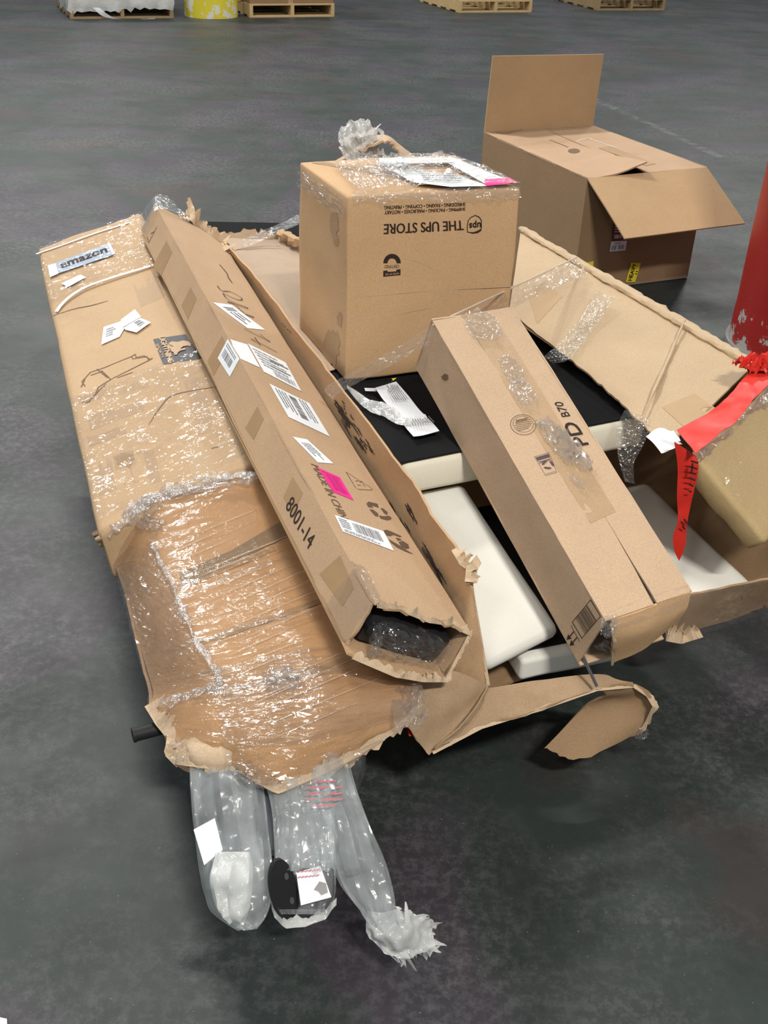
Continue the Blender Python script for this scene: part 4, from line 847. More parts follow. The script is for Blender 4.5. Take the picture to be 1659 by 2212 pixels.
for arr in ([(1058, 600), (1080, 575), (1190, 600), (1205, 648), (1150, 630), (1110, 612), (1140, 645), (1080, 640)], [(1225, 655), (1255, 655), (1310, 700), (1305, 735), (1270, 715)], [(1090, 665), (1140, 672), (1200, 720), (1195, 755), (1160, 745)], [(1205, 740), (1260, 750), (1330, 745), (1358, 770), (1345, 790), (1300, 798), (1225, 775)]):
    rec.append(poly_on(pTT, y4(arr), .0007))
for arr in ([(1258, 920), (1300, 912), (1360, 935), (1480, 990), (1460, 1000), (1380, 972), (1350, 985), (1300, 980)], [(1320, 1020), (1360, 1045), (1440, 1090), (1530, 1150), (1620, 1205), (1520, 1170), (1420, 1120), (1350, 1065)], [(1405, 1005), (1455, 1015), (1480, 1035), (1430, 1040)], [(1440, 1055), (1490, 1045), (1555, 1085), (1570, 1130), (1530, 1140), (1470, 1105)]):
    rec2.append(poly_on(pTT, y4(arr), .0007))
FADED = plain('faded_print', (.115, .07, .045), rough=.7)
mesh('recycling_mark', join(*rec), FADED, tb, 0); mesh('handling_mark', join(*rec2), FADED, tb, 0)
w6 = lambda p: Z(4.915, 430, 450, p)
mk = [smooth_line(w6(p)) for p in ([(190, 825), (240, 880), (330, 890), (440, 950), (445, 978), (380, 965), (280, 920), (245, 905)], [(250, 905), (290, 960), (380, 1010), (500, 1055), (505, 1065), (430, 1040), (320, 1000), (300, 995)], [(300, 1000), (380, 1030), (480, 1120), (570, 1155), (560, 1160), (490, 1130)])]
mk += [w6([(475, 1280), (755, 1425)]), w6([(755, 1425), (640, 1340)]), w6([(585, 1372), (650, 1460), (545, 1390)]), w6([(545, 1390), (690, 1460), (825, 1535)])]
mk += [smooth_line(w6([(215, 600), (290, 690), (310, 740), (350, 795)]))]
mesh('marker_writing', stroke_vf(pTT, mk, 2.2, .0018, False), INK, tb, 0)
mesh('logo_print', join(stroke_vf(pTL, [[(322, 524), (339, 490)], [(322, 524), (318, 512)], [(326, 505), (334, 500)]], 2, .0007)), INK_B, tb, 0)
# brown tape wound round the side panel
for a in ([(330, 575), (360, 520), (372, 545), (348, 595)], [(392, 660), (412, 620), (425, 645), (406, 690)], [(448, 780), (480, 725), (492, 755), (462, 812)], [(530, 925), (556, 878), (570, 905), (548, 950)], [(612, 1075), (632, 1030), (655, 1065), (634, 1110)], [(690, 1240), (735, 1200), (765, 1270), (740, 1310)]):
    mesh('tape', poly_on(pTL, a, .0005), TAPE, tb, 0)
mesh('tape', poly_on(pTL, [(318, 560), (332, 580), (736, 1385), (748, 1385)], .0004), TAPE, tb, 0)
# what is inside: black parts in film
ins = thing('bagged_part', q_(.5, .02, .15), 'black part in shiny clear film inside the torn end of the narrow carton', 'part')
c_ = {(i, j, k): q_(.09+.85*i, .004+.3*j, .03+.70*k) for i in (0, 1) for j in (0, 1) for k in (0, 1)}
mesh('black_part', hexa(c_, (8,)*3, bev=.012, amp=.004), BLK, ins)
mesh('film_wrap', sheet([[q_(.10, .05, .68), q_(.5, .04, .72), q_(.92, .05, .66)], [q_(.12, .002, .55), q_(.5, .0, .66), q_(.92, .0, .6)], [q_(.14, -.003, .3), q_(.5, -.006, .36), q_(.93, -.002, .3)], [q_(.2, -.008, .06), q_(.55, -.010, .08), q_(.9, -.004, .06)]], 26, 22, thick=0, amp=.008, scale=26, seed=52, facet=.004), BAG_K, ins, 0)
mesh('film_tail', crumple(q_(.22, -.008, .16), V(.010, .004, 0), V(.006, -.006, .035), V(-.004, -.02, .004), 10, 23, amp=.9), FILM_C, ins, 0)
mesh('black_rod', tube([q_(.14, .0, .45), q_(.10, .08, .45)], .010, seg=8), BLK, ins)
# ================================================================== large flat carton on the left
def blk(fl_, fr_, br_, bl_, th):
    n = (fr_-fl_).cross(bl_-fl_).normalized(); c = {(0,0,1): fl_, (1,0,1): fr_, (1,1,1): br_, (0,1,1): bl_}
    for k in list(c): c[(k[0], k[1], 0)] = c[k]-n*th
    return c, n
Lc, Ln = blk(at(212, 1152, .385), at(572, 992, .445), at(305, 456, .575), at(78, 534, .49), .13)
lf = thing('flat_carton', Lc[(0,0,0)], 'large flat carton with white strap and blue tape, left of the narrow carton', 'carton')
KL = cardboard('kraft_flat', (.50, .345, .205), stain_amt=.3)
L_vf = hexa(Lc, (16,)*3, bev=.014, amp=.006, scale=4, seed=3); mesh('body', L_vf, KL, lf, 50)
pLT = surf(mkplane(Lc[(0,0,1)], Lc[(1,0,1)], Lc[(0,1,1)]), L_vf)
g = lambda u, v, lift=0.0: Lc[(0,0,1)].lerp(Lc[(1,0,1)], u).lerp(Lc[(0,1,1)].lerp(Lc[(1,1,1)], u), v)+pLT[1]*lift
zl = lambda p: Z(2.95, 50, 430, p); z1 = lambda p: Z(8.295, 280, 660, p); z2 = lambda p: Z(8.295, 90, 500, p)
LL = .0012
lg = mesh('logo_print', poly_on(pLT, z1([(425, 625), (440, 605), (1010, 520), (1290, 950), (620, 1058), (600, 1050)]), LL), BLK_T, lf, 0, label='black square logo print')
mesh('lettering', join(text_vf('LIGHTNING', pLT, z1([(528, 575), (702, 1045), (800, 1022), (628, 562)]), LL+.001, bold=.012), text_vf('SPORTS', pLT, z1([(468, 712), (578, 952), (618, 932), (515, 694)]), LL+.001, bold=.006)), KR_TAN, lg, 0)
mesh('emblem', poly_on(pLT, z1([(700, 690), (760, 655), (860, 665), (960, 640), (1060, 655), (1110, 700), (1095, 745), (1040, 730), (960, 745), (905, 790), (1000, 775), (1010, 800), (920, 820), (870, 850), (850, 895), (805, 895), (790, 850), (750, 830), (735, 775), (790, 740), (740, 720)]), LL+.001), KR_TAN, lg, 0)
bl = [[(395, 1195), (375, 1165), (430, 1105)], [(430, 1105), (520, 1075), (690, 1005), (715, 990)], [(500, 1095), (560, 1150), (700, 1080), (800, 1030), (825, 1015)], [(560, 1150), (480, 1200), (455, 1260)], [(440, 1270), (490, 1215), (530, 1180)], [(690, 1005), (700, 1020), (790, 1005), (800, 1030)], [(375, 1300), (400, 1270), (410, 1300), (455, 1250)], [(470, 1085), (540, 1140)], [(600, 1140), (700, 1105)], [(715, 990), (720, 1010), (770, 1000), (815, 1025)], [(395, 1300), (430, 1290)], [(430, 1125), (500, 1100)], [(370, 1200), (395, 1150)]]
mesh('machine_drawing', stroke_vf(pLT, [zl(p) for p in bl], 2.4, LL), INK_B, lf, 0, label='brown line drawing of an exercise machine')
tp = mesh('printed_tape', poly_on(pLT, z2([(250, 590), (1190, 250), (1280, 450), (310, 780)]), LL+.004), BLUE_T, lf, 0, label='blue tape with retailer name')
mesh('lettering', text_vf('amazon', pLT, z2([(370, 690), (1185, 402), (1160, 330), (345, 618)]), LL+.0055, bold=.01), INK, tp, 0)
mesh('tape_end', poly_on(pLT, z2([(120, 640), (260, 605), (310, 790), (160, 855)]), LL+.005), PAPER, tp, 0)
mesh('tape_end', poly_on(pLT, z2([(1185, 255), (1230, 240), (1325, 435), (1280, 450)]), LL+.005), PAPER, tp, 0)
mesh('label', poly_on(pLT, z2([(360, 960), (700, 800), (800, 850), (480, 1025)]), LL+.004), PAPER, lf, 0, label='small white label under film')
xl = mesh('label', join(poly_on(pLT, zl([(500, 935), (515, 822), (625, 785), (645, 835), (615, 885)]), LL+.002), poly_on(pLT, zl([(625, 785), (715, 718), (755, 765), (640, 832)]), LL+.006), poly_on(pLT, zl([(640, 830), (740, 765), (817, 796), (725, 862), (655, 845)]), LL+.004)), PAPER, lf, 0, label='torn and creased white label')
mesh('print', join(rects_vf(pLT, zl([(700, 800), (745, 835), (790, 800), (745, 778)]), bars(.1, .1, .9, .9, 6, 3), LL+.0055), rects_vf(pLT, zl([(520, 900), (600, 870), (610, 800), (525, 830)]), lines_txt(.1, .1, .9, .9, 4, 4), LL+.0035)), INK_G, xl, 0)
for pts in ([(345, 1255), (790, 1150), (806, 1195), (350, 1305)], [(352, 1395), (760, 1290), (772, 1345), (372, 1500)], [(385, 1530), (640, 1450), (660, 1490), (395, 1590)], [(572, 1640), (700, 1600), (742, 1805), (605, 1830)], [(1010, 1565), (1160, 1550), (1235, 1765), (1085, 1790)], [(1250, 1520), (1335, 1500), (1430, 1710), (1290, 1742)], [(700, 548), (880, 470), (905, 620), (750, 690)], [(1020, 1160), (1140, 1130), (1220, 1480), (1120, 1500)], [(760, 1600), (830, 1590), (880, 1800), (810, 1815)], [(420, 1700), (560, 1650), (600, 1850), (470, 1900)]):
    mesh('tape', poly_on(pLT, zl(pts), LL-.001), TAPE if pts[0][0] % 4 < 2 else TAPE_P, lf, 0)
def ribbon(pl, pts, wpx, lift, th=.0012, bow=.004):
    vs_, fs = [], []; p = [on(x, y, pl, lift+bow*math.sin(math.pi*i/(len(pts)-1))) for i, (x, y) in enumerate(pts)]
    for k, q in enumerate(p):
        d = (p[min(k+1, len(p)-1)]-p[max(k-1, 0)]).normalized(); s = d.cross(pl[1]).normalized(); wd = wpx*.5*(q-CAMPOS).length/F
        vs_ += [q+s*wd, q-s*wd, q-s*wd-pl[1]*th, q+s*wd-pl[1]*th]
    for k in range(len(p)-1):
        for e in range(4): fs.append((4*k+e, 4*k+(e+1) % 4, 4*k+4+(e+1) % 4, 4*k+4+e))
    return vs_, fs
mesh('strap', ribbon(pLT, smooth_line(zl([(215, 728), (245, 690), (300, 640), (380, 590), (470, 552), (600, 507), (730, 465), (840, 428)])), 7, LL+.004), STRAP, lf, 30, label='white plastic strap')
mesh('strap', ribbon(pLT, smooth_line(zl([(85, 355), (250, 300), (430, 235), (600, 180), (725, 140)])), 5, LL+.002, bow=.001), STRAP, lf, 30, label='white plastic strap near the far end')
mesh('crease', stroke_vf(pLT, [smooth_line(zl([(190, 745), (330, 700), (430, 680), (540, 650)])), smooth_line(zl([(800, 1440), (880, 1320), (960, 1250), (1150, 1210), (1250, 1195)])), zl([(1200, 1590), (1245, 1580)])], 3.2, LL-.0005, True), INK_B, lf, 0)
mesh('stain', poly_on(pLT, [(x, y) for x, y in blob(272, 994, 20, 14, 6.6)], LL-.0004), cardboard('brown_stain', (.36, .24, .145), stain_amt=.5), lf, 0)
mesh('film', sheet([[g(u, v, .0) for u in (.012, .33, .66, 1.0)] for v in (.72, .80, .88, .985)], 22, 70, thick=0, amp=.001, scale=14, lift=.007, seed=61, facet=.0017), FILM, lf, 0)
mesh('film', sheet([[g(u, v, .0) for u in (.012, .33, .66, 1.0)] for v in (.02, .13, .24, .36)], 22, 90, thick=0, amp=.001, scale=12, lift=.007, seed=62, facet=.0019), FILM, lf, 0)
mesh('torn_corner', torn_strip([at(212, 1142, .38), at(222, 1160, .345), at(245, 1168, .33), at(265, 1150, .36)], .05, 24, 61, layers=4, jit=.8), KR_EDGE, lf)
# ================================================================== film-wrapped carton in front of it
W_ = [[(240, 1165, .315), (325, 1085, .40), (470, 1045, .43), (620, 1000, .44)],
      [(268, 1265, .285), (358, 1240, .368), (540, 1190, .378), (690, 1160, .372)],
      [(300, 1390, .285), (412, 1365, .368), (600, 1320, .372), (770, 1290, .36)],
      [(328, 1488, .285), (465, 1462, .365), (655, 1430, .37), (860, 1410, .345)],
      [(328, 1528, .30), (475, 1530, .355), (680, 1520, .365), (905, 1488, .335)],
      [(372, 1600, .295), (490, 1610, .325), (640, 1612, .335), (880, 1545, .315)],
      [(388, 1642, .285), (500, 1655, .295), (598, 1702, .285), (760, 1632, .29)]]
wc = [[at(*p) for p in r] for r in W_]
wr = thing('wrapped_carton', at(400, 1500, .15), 'orange-brown carton tightly wound in clear stretch film with a ragged near end', 'carton')
Wt_vf = sheet(wc, 48, 110, thick=.007, amp=.004, scale=9, torn='b', tamp=.012, seed=71, wr=.0022, wf=13)
mesh('top_panel', Wt_vf, KR_ORANGE, wr); pW = surf((at(600, 1350, .37), V(0, 0, 1)), Wt_vf)
bot = V(0, 0, .15)
def dz(p, z): return V(p.x, p.y, z)
lsk = [dz(r[0], r[0].z) for r in wc[:5]]; lsb = [V(r[0].x+.07, r[0].y+.01, .16) for r in wc[:5]]
mesh('side_panel', sheet([lsk, lsb], 30, 6, thick=.005, amp=.004), KR_ORANGE, wr)
rsk = [dz(r[3], r[3].z-.002) for r in wc[1:4]]; rsb = [V(r[3].x-.05, r[3].y+.01, .16) for r in wc[1:4]]
mesh('side_panel', sheet([rsk, rsb], 30, 6, thick=.005, amp=.004), KR_ORANGE, wr)
mesh('bottom_panel', quad(V(-.33, 1.37, .155), V(-.03, 1.35, .155), V(-.22, 1.95, .155), V(-.52, 1.88, .155), 6, 8, thick=.006), KR_DARK, wr)
mesh('inner_board', sheet([[at(345, 1560, .25), at(480, 1625, .25), at(640, 1640, .25), at(850, 1540, .26)], [at(372, 1650, .20), at(500, 1680, .22), at(640, 1700, .23), at(800, 1620, .24)]], 24, 6, thick=.005, amp=.006, scale=14, torn='b', tamp=.02, seed=73), KR, wr)
wedge = [at(388, 1640, .287), at(450, 1648, .292), at(520, 1655, .295), at(560, 1680, .288), at(600, 1702, .283), at(680, 1668, .288), at(760, 1630, .29), at(850, 1570, .30), at(898, 1520, .315)]
mesh('torn_edge', torn_strip(wedge, .030, 90, 74, layers=3, jit=.8), KR_EDGE, wr)
mesh('torn_edge', torn_strip([at(328, 1525, .30), at(350, 1560, .297), at(375, 1590, .295), at(370, 1625, .288), at(390, 1645, .285)], .035, 40, 75, layers=3, jit=.9), KR_EDGE, wr)
mesh('torn_flap', sheet([[at(390, 1585, .312), at(450, 1590, .322), at(530, 1615, .318)], [at(378, 1620, .296), at(450, 1625, .312), at(545, 1640, .31)], [at(385, 1655, .27), at(455, 1660, .285), at(548, 1672, .285)]], 20, 14, thick=.004, amp=.012, scale=20, torn='lrb', tamp=.014, seed=76), KR_EDGE, wr)
mesh('corrugated_edge', sheet([[at(610, 1700, .278), at(740, 1640, .285), at(895, 1530, .312)], [at(600, 1718, .262), at(740, 1660, .27), at(890, 1560, .295)]], 40, 4, thick=.006, amp=.004, scale=20, torn='b', tamp=.010, seed=77), KR_EDGE, wr, label='exposed corrugated edge layers')
cc = lambda x, y, z: at(x, y, z)
mesh('dark_band', join(poly_on(pW, [(385, 1240), (500, 1190), (512, 1212), (395, 1268)], .0012), poly_on(pW, [(500, 1190), (610, 1125), (625, 1158), (512, 1212)], .0012)), cardboard('dark_board', (.24, .155, .085), var=.3), wr, 0)
for k, q in enumerate(([(345, 1280), (590, 1180), (596, 1190), (350, 1292)], [(430, 1385), (700, 1290), (704, 1300), (436, 1396)], [(480, 1500), (800, 1405), (804, 1416), (484, 1512)])):
    mesh('grime_streak', poly_on(pW, q, .0011), cardboard('grimy_board', (.34, .205, .10), var=.3) if k == 0 else bpy.data.materials['grimy_board'], wr, 0)
for k, r0 in enumerate((1.5, 2.3, 2.9, 3.4)):   # ridges of gathered film across the top
    pts = [cr([cr(row, u) for row in wc], (r0-.10*math.sin(3*u+k)-.5*u+.25)/6)+UPV*.012 for u in (.12, .35, .6, .8, .98)]
    mesh('film_ridge', tube(pts, [.001, .004, .005, .004, .002], seg=7, amp=.004, seed=k, n=40, squash=.5), FILM_S, wr)
rnd_ = random.Random(12); PALE_F = film('film_crease', milk_amt=.5, milk=(.78, .62, .46), bscale=(40, 40, 40), bstr=.3, rough=.15, gloss=2.0)
for k in range(22):      # taut creases of the winding
    f = (k+rnd_.uniform(-.35, .35))/21; x0, y0 = 335+f*235+rnd_.uniform(0, 60), 1130+f*480; sl = -.40-.06*rnd_.random(); ln = rnd_.uniform(90, 300)
    pts = [on(x0+ln*i/12, y0+sl*ln*i/12, pW, .0) for i in range(13)]
    pts = [p+UPV*.014 for p in pts if abs(p.z-.36) < .10]
    if len(pts) > 5: mesh('film_crease', tube(pts, [.0002, rnd_.uniform(.0007, .0016), .0009, .0002], seg=5, squash=.6), PALE_F, wr)
FILM_W = film('stretch_film_wound', milk_amt=0.025, milk=(.8, .70, .60), bscale=(30, 30, 30), bstr=.35, rough=0.17, gloss=1.6)
mesh('film', sheet(wc[:6], 20, 120, thick=0, amp=.002, scale=13, lift=.012, seed=79, wr=.0014, wf=30, facet=.0011), FILM_W, wr, 0)
mesh('film', sheet([r[1:] for r in wc[3:7]], 24, 60, thick=0, amp=.002, scale=22, lift=.016, seed=80, wr=.0012, wf=20, facet=.0014), FILM_W, wr, 0)
mesh('film', sheet([[at(245, 1172, .30), at(345, 1180, .372)], [at(300, 1380, .30), at(420, 1370, .385)], [at(330, 1510, .30), at(475, 1475, .385)]], 18, 70, thick=0, amp=.003, scale=18, lift=.010, seed=81, facet=.0013), FILM_W, wr, 0)
mesh('film_seam', tube([at(328, 1175, .376), at(370, 1260, .382), at(418, 1370, .385), at(468, 1455, .382), at(475, 1480, .378)], [.004, .006, .006, .006, .003], seg=7, amp=.008, seed=5, n=50, squash=.45), FILM_R, wr)
mesh('film_seam', tube([at(350, 1522, .325), at(410, 1500, .355), at(475, 1478, .376)], [.010, .010, .006], seg=7, amp=.012, seed=6, n=30, squash=.5), FILM_R, wr)
mesh('film_corner', crumple(at(565, 1660, .30), V(.035, .012, 0), V(-.015, .03, .01), V(0, -.008, .022), 14, 33, amp=.9), FILM_C, wr, 0)
mesh('film_corner', crumple(at(880, 1520, .335), V(.028, .012, 0), V(-.012, .06, .0), V(.008, -.008, .02), 14, 34, amp=.9), FILM_R, wr, 0)
mesh('film_corner', crumple(at(392, 1625, .30), V(.02, .0, 0), V(-.005, .02, .01), V(-.004, -.008, .014), 10, 35, amp=.9), FILM_C, wr, 0)
mesh('film_star', crumple(at(610, 1470, .383), V(.03, .01, 0), V(-.01, .03, 0), V(0, 0, .016), 14, 36, amp=1.0), FILM_C, wr, 0)
rope = thing('film_rope', at(240, 1150, .37), 'grey roped strand of stretch film between the flat carton and the wrapped carton', 'film')
rp = [at(232, 1158, .37), at(262, 1132, .385), at(305, 1095, .405), at(350, 1068, .42), at(420, 1048, .435), at(500, 1034, .445), at(575, 1024, .45)]
for k in range(3):
    mesh('strand', tube([p+V(0, 0, .006*math.sin(k*2+i))+V(.004*math.cos(k*2+i*1.3), .006*k-.006, 0) for i, p in enumerate(rp)], [.004, .012, .014, .010, .008, .007, .006], seg=8, amp=.010, seed=k*3, n=70, squash=.7), FILM_R, rope)
mesh('loose_film', crumple(at(330, 1130, .385), V(.03, -.01, 0), V(.01, .03, 0), V(0, -.004, .02), 14, 39, amp=.9), FILM_R, rope, 0)
pipe = thing('pipe', at(285, 1587, .27), 'black pipe end sticking out to the left of the wrapped carton', 'pipe')
pp0, pp1 = at(289, 1588, .275), at(372, 1566, .275)
mesh('shaft', tube([pp0, pp1, pp1+(pp1-pp0)*.6], .0115, seg=16), BLK_M, pipe, 40)
mesh('end_cap', tube([pp0-(pp1-pp0)*.03, pp0+(pp1-pp0)*.04], .0125, seg=16), BLK_M, pipe, 40)
# ================================================================== bagged metal parts hanging out of the wrapped carton
RAIL = plain('grey_rail', (.06, .07, .08), rough=.35, metallic=.2)
def secs(rows, th): return [(at(l, y, z), at(r, y+dy, z), t_) for (l, r, y, dy, z), t_ in zip(rows, th)]
bA = thing('plastic_bag', at(500, 1990, .14), 'milky plastic bag with a white sticker, leftmost of the hanging bags', 'bag')
mesh('bag_film', loft(secs([(408, 560, 1640, 0, .285), (412, 572, 1720, 0, .25), (420, 582, 1800, 5, .22), (428, 590, 1870, 8, .20), (440, 588, 1930, 5, .175), (462, 575, 1975, 5, .155), (510, 556, 2008, 0, .145)], [.020, .026, .028, .030, .028, .020, .004]), 40, 40, amp=.010, scale=18, seed=1, fold=.016), BAG, bA)
pA = (at(450, 1820, .262), (CAMPOS-at(450, 1820, .262)).normalized())
mesh('sticker', poly_on(pA, [(418, 1792), (464, 1767), (481, 1836), (441, 1869)], .0), PAPER, bA, 0, label='blank white sticker')
mesh('bag_end', loft(secs([(470, 540, 1840, 0, .255), (458, 548, 1875, 0, .24), (456, 546, 1915, 5, .222), (468, 540, 1955, 5, .20), (490, 530, 1985, 0, .18)], [.010, .018, .020, .016, .006]), 32, 26, amp=.014, scale=26, seed=8, fold=.010), BAG_W, bA, label='bunched white inner bag')
bB = thing('plastic_bag', at(650, 1985, .15), 'milky plastic bag around the black plate, middle of the hanging bags', 'bag')
mesh('bag_film', loft(secs([(560, 710, 1650, 0, .285), (585, 722, 1740, 0, .25), (592, 726, 1820, 0, .222), (592, 726, 1880, 0, .20), (588, 724, 1935, 0, .178), (606, 706, 1975, 0, .162)], [.018, .022, .026, .030, .028, .016]), 80, 100, amp=.009, scale=18, seed=2, fold=.014, hole=lambda t, a: .04+.05*noise.noise(Vector((t*20, 3, 0))) < a < .46+.05*noise.noise(Vector((t*17, 9, 0))) and .66+.05*noise.noise(Vector((a*19, 0, 0)))-.05 < t < .93), BAG, bB)
mesh('bag_rim', torn_strip([at(588, 1938, .165), at(594, 1972, .155), at(620, 1995, .15), at(660, 1992, .15), at(700, 1975, .155), at(726, 1945, .165)], .022, 30, 42, layers=2, jit=.35, dirn=V(0, .5, .6)), BAG_W, bB)
bC = thing('plastic_bag', at(860, 2060, .05), 'long milky plastic bag with a frayed white end, rightmost of the hanging bags', 'bag')
mesh('bag_film', loft(secs([(640, 752, 1640, -10, .29), (680, 772, 1720, -6, .26), (705, 800, 1790, -4, .235), (712, 828, 1850, -2, .21), (735, 848, 1910, 4, .18), (775, 856, 1960, 10, .15), (798, 864, 1995, 8, .125)], [.018, .022, .024, .024, .022, .016, .008]), 36, 40, amp=.010, scale=18, seed=3, fold=.014), BAG, bC)
mesh('frayed_end', sheet([[at(795, 1965, .14), at(830, 1972, .14), at(866, 1968, .14)], [at(790, 2000, .12), at(850, 2000, .125), at(935, 1985, .115)], [at(800, 2030, .10), at(860, 2035, .105), at(938, 2020, .095)], [at(840, 2062, .085), at(880, 2068, .08), at(925, 2050, .075)]], 40, 24, thick=0, amp=.018, scale=24, torn='rb', tamp=.030, seed=43, ridge=.006, rs=34), BAG_W, bC)
mesh('frayed_strand', tube([at(868, 2050, .08), at(872, 2075, .065), at(866, 2088, .06)], [.006, .003, .001], seg=6, n=10, squash=.4), BAG_W, bC)
mesh('frayed_strand', tube([at(925, 2045, .08), at(945, 2054, .075), at(953, 2057, .07)], [.005, .003, .001], seg=6, n=10, squash=.4), BAG_W, bC)
mesh('frayed_strand', tube([at(880, 1992, .13), at(878, 1965, .15), at(876, 1948, .16)], [.005, .003, .001], seg=6, n=10, squash=.4), BAG_W, bC)
PR = plain('faded_red_print', (.55, .12, .14), rough=.6)
pC = (at(700, 1715, .292), V(0, -.35, .94).normalized())
mesh('red_print', stroke_vf(pC, [[(662+i*3, 1690+j*13), (672+i*3+8, 1686+j*13)] for j in range(5) for i in range(0, 22, 5) if (i*7+j*3) % 4], 2.6, .0), PR, bC, 0)
pB2 = (at(690, 1890, .215), V(0, -.5, .86).normalized())
mesh('red_print', stroke_vf(pB2, [[(645+i*8, 1884+j*12-i*.8), (650+i*8, 1883+j*12-i*.8)] for j in range(2) for i in range(6)], 2.2, .004), PR, bB, 0)
for k, (pts, lab) in enumerate((([(470, 1640, .27), (490, 1760, .225), (505, 1840, .20)], 'dark rail inside the leftmost hanging bag'), ([(560, 1650, .265), (572, 1760, .225), (580, 1840, .20)], 'dark rail between the leftmost and the middle hanging bag'), ([(690, 1650, .27), (730, 1780, .225), (760, 1880, .185)], 'grey rail inside the rightmost hanging bag'))):
    p = [at(*q) for q in pts]; r = thing('metal_rail', p[-1], lab, 'rail')
    d = (p[2]-p[0]).normalized(); s = d.cross(UPV).normalized(); n_ = s.cross(d)
    vf = boxvf(p[0]-s*.013-n_*.006, s*.026, p[2]-p[0], n_*.014)
    mesh('channel', vf, RAIL, r, 0); mesh('end_cap', boxvf(p[2]-s*.011-n_*.009, s*.022, d*.008, n_*.014), BLK, r, 0)
dsk = thing('end_plate', at(612, 1980, .155), 'black oval plate with bolt holes poking out between the hanging bags', 'plate')
dn_ = V(.55, -.75, .36).normalized(); dc = at(612, 1922, .19); e1 = V(0, 0, 1)-dn_*dn_.z; e1.normalize(); e2 = dn_.cross(e1)
rr = .030
top = [dc+e1*rr*1.75*math.cos(2*math.pi*i/32)+e2*rr*.72*math.sin(2*math.pi*i/32) for i in range(32)]
vs_ = [p+dn_*.004 for p in top]+[p-dn_*.004 for p in top]
mesh('plate_body', (vs_, [tuple(range(32)), tuple(range(63, 31, -1))]+[(i, (i+1) % 32, (i+1) % 32+32, i+32) for i in range(32)]), BLK_M, dsk, 40)
for sgn in (-1, 1):
    hc = dc+e1*rr*.7*sgn-e2*.008+dn_*.0045
    mesh('bolt_hole', ([hc+e1*.006*math.cos(2*math.pi*i/14)+e2*.0035*math.sin(2*math.pi*i/14) for i in range(14)], [tuple(range(14))]), STEEL, dsk, 0)
cd_ = thing('printed_card', at(680, 1950, .17), 'small torn white card lying in the mouth of the middle hanging bag', 'card')
pcd = (at(680, 1915, .20), V(.1, -.55, .83).normalized())
mesh('card', join(poly_on(pcd, [(640, 1885), (692, 1870), (716, 1938), (650, 1956)], 0)), plain('lilac_paper', (.74, .70, .76), rough=.5), cd_, 0)
mesh('torn_hole', poly_on(pcd, [(678, 1922), (690, 1904), (704, 1908), (708, 1928), (694, 1934), (688, 1926)], .001), BLK, cd_, 0)
dkp = thing('wrapped_part', at(765, 1690, .22), 'dark part in clear film below the right side of the wrapped carton', 'part')
mesh('foot', tube([at(745, 1625, .27), at(758, 1660, .24), at(768, 1690, .22)], [.018, .016, .010], seg=12, n=8), BLK, dkp)
mesh('film', loft(secs([(735, 790, 1620, 0, .28), (745, 790, 1660, 0, .25), (755, 778, 1700, 0, .22)], [.026, .024, .012]), 24, 16, amp=.008, scale=30, seed=9), FILM_C, dkp)
# ================================================================== khaki wrapped box and red tape at the right edge
ka, kb, kc = at(1504, 986, .54), at(1700, 812, .60), at(1655, 1172, .40)
kd = kb+(kc-ka); kn = (kb-ka).cross(kc-ka).normalized()
if kn.dot(CAMPOS-ka) < 0: kn = -kn
kh = thing('wrapped_box', kc-kn*.1, 'khaki carton end bound with clear film at the right edge, below the red tape', 'carton')
kk = {(0,0,1): kc, (1,0,1): kd, (1,1,1): kb, (0,1,1): ka}
for k in list(kk): kk[(k[0], k[1], 0)] = kk[k]-kn*.055
mesh('body', hexa(kk, (8,)*3, bev=.010, amp=.006, scale=9, seed=8), KR_KHAKI, kh, 50)
kp = (ka, kn)
mesh('film', sheet([[ka+kn*.0, ka.lerp(kb, .5), kb], [ka.lerp(kc, .5), ka.lerp(kd, .5), kb.lerp(kd, .5)], [kc, kc.lerp(kd, .5), kd]], 30, 30, thick=0, amp=.002, scale=18, lift=.012, seed=91, facet=.001), FILM_S, kh, 0)
mesh('film_edge', tube([ka+kn*.004, ka.lerp(kb, .35)+kn*.008, ka.lerp(kb, .7)+kn*.008, kb+kn*.006], [.008, .010, .011, .010], seg=8, amp=.014, seed=3, n=40, squash=.6), FILM_R, kh)
mesh('film_tail', crumple(at(1555, 1040, .47), V(.03, .01, -.01), V(-.012, .012, .06), V(-.02, -.02, 0), 12, 44, amp=.7), FILM_C, kh, 0)
rt_ = thing('barrier_tape', at(1460, 1185, .33), 'red printed tape stretched over the carton corner with an end hanging down', 'tape')
mesh('band', sheet([[at(1462, 932, .565), at(1502, 984, .560)], [at(1560, 872, .592), at(1590, 910, .585)], [at(1625, 800, .615), at(1645, 850, .605)], [at(1700, 740, .63), at(1710, 800, .62)]], 10, 40, thick=.0008, amp=.006, scale=14, lift=.004, seed=92), RED_T, rt_)
mesh('crumpled_band', crumple(at(1640, 792, .62), V(.05, .02, 0), V(-.02, .03, 0), V(0, 0, .035), 16, 45, amp=.8), RED_T, rt_)
vp = (at(1484, 975, .552), V(.15, -1, 0).normalized())
hg = [[on(1457, 955, vp), on(1506, 985, vp)], [on(1464, 1010, vp), on(1505, 1010, vp, .010)], [on(1461, 1070, vp, .004), on(1490, 1075, vp, .012)], [on(1462, 1120, vp, .006), on(1480, 1122, vp, .012)], [on(1450, 1155, vp, .010), on(1475, 1170, vp, .014)], [on(1452, 1184, vp, .012), on(1462, 1205, vp, .014)]]
hang = mesh('hanging_end', sheet(hg, 8, 40, thick=.0008, amp=.004, scale=12, seed=93), RED_T, rt_, label='hanging end of the red tape')
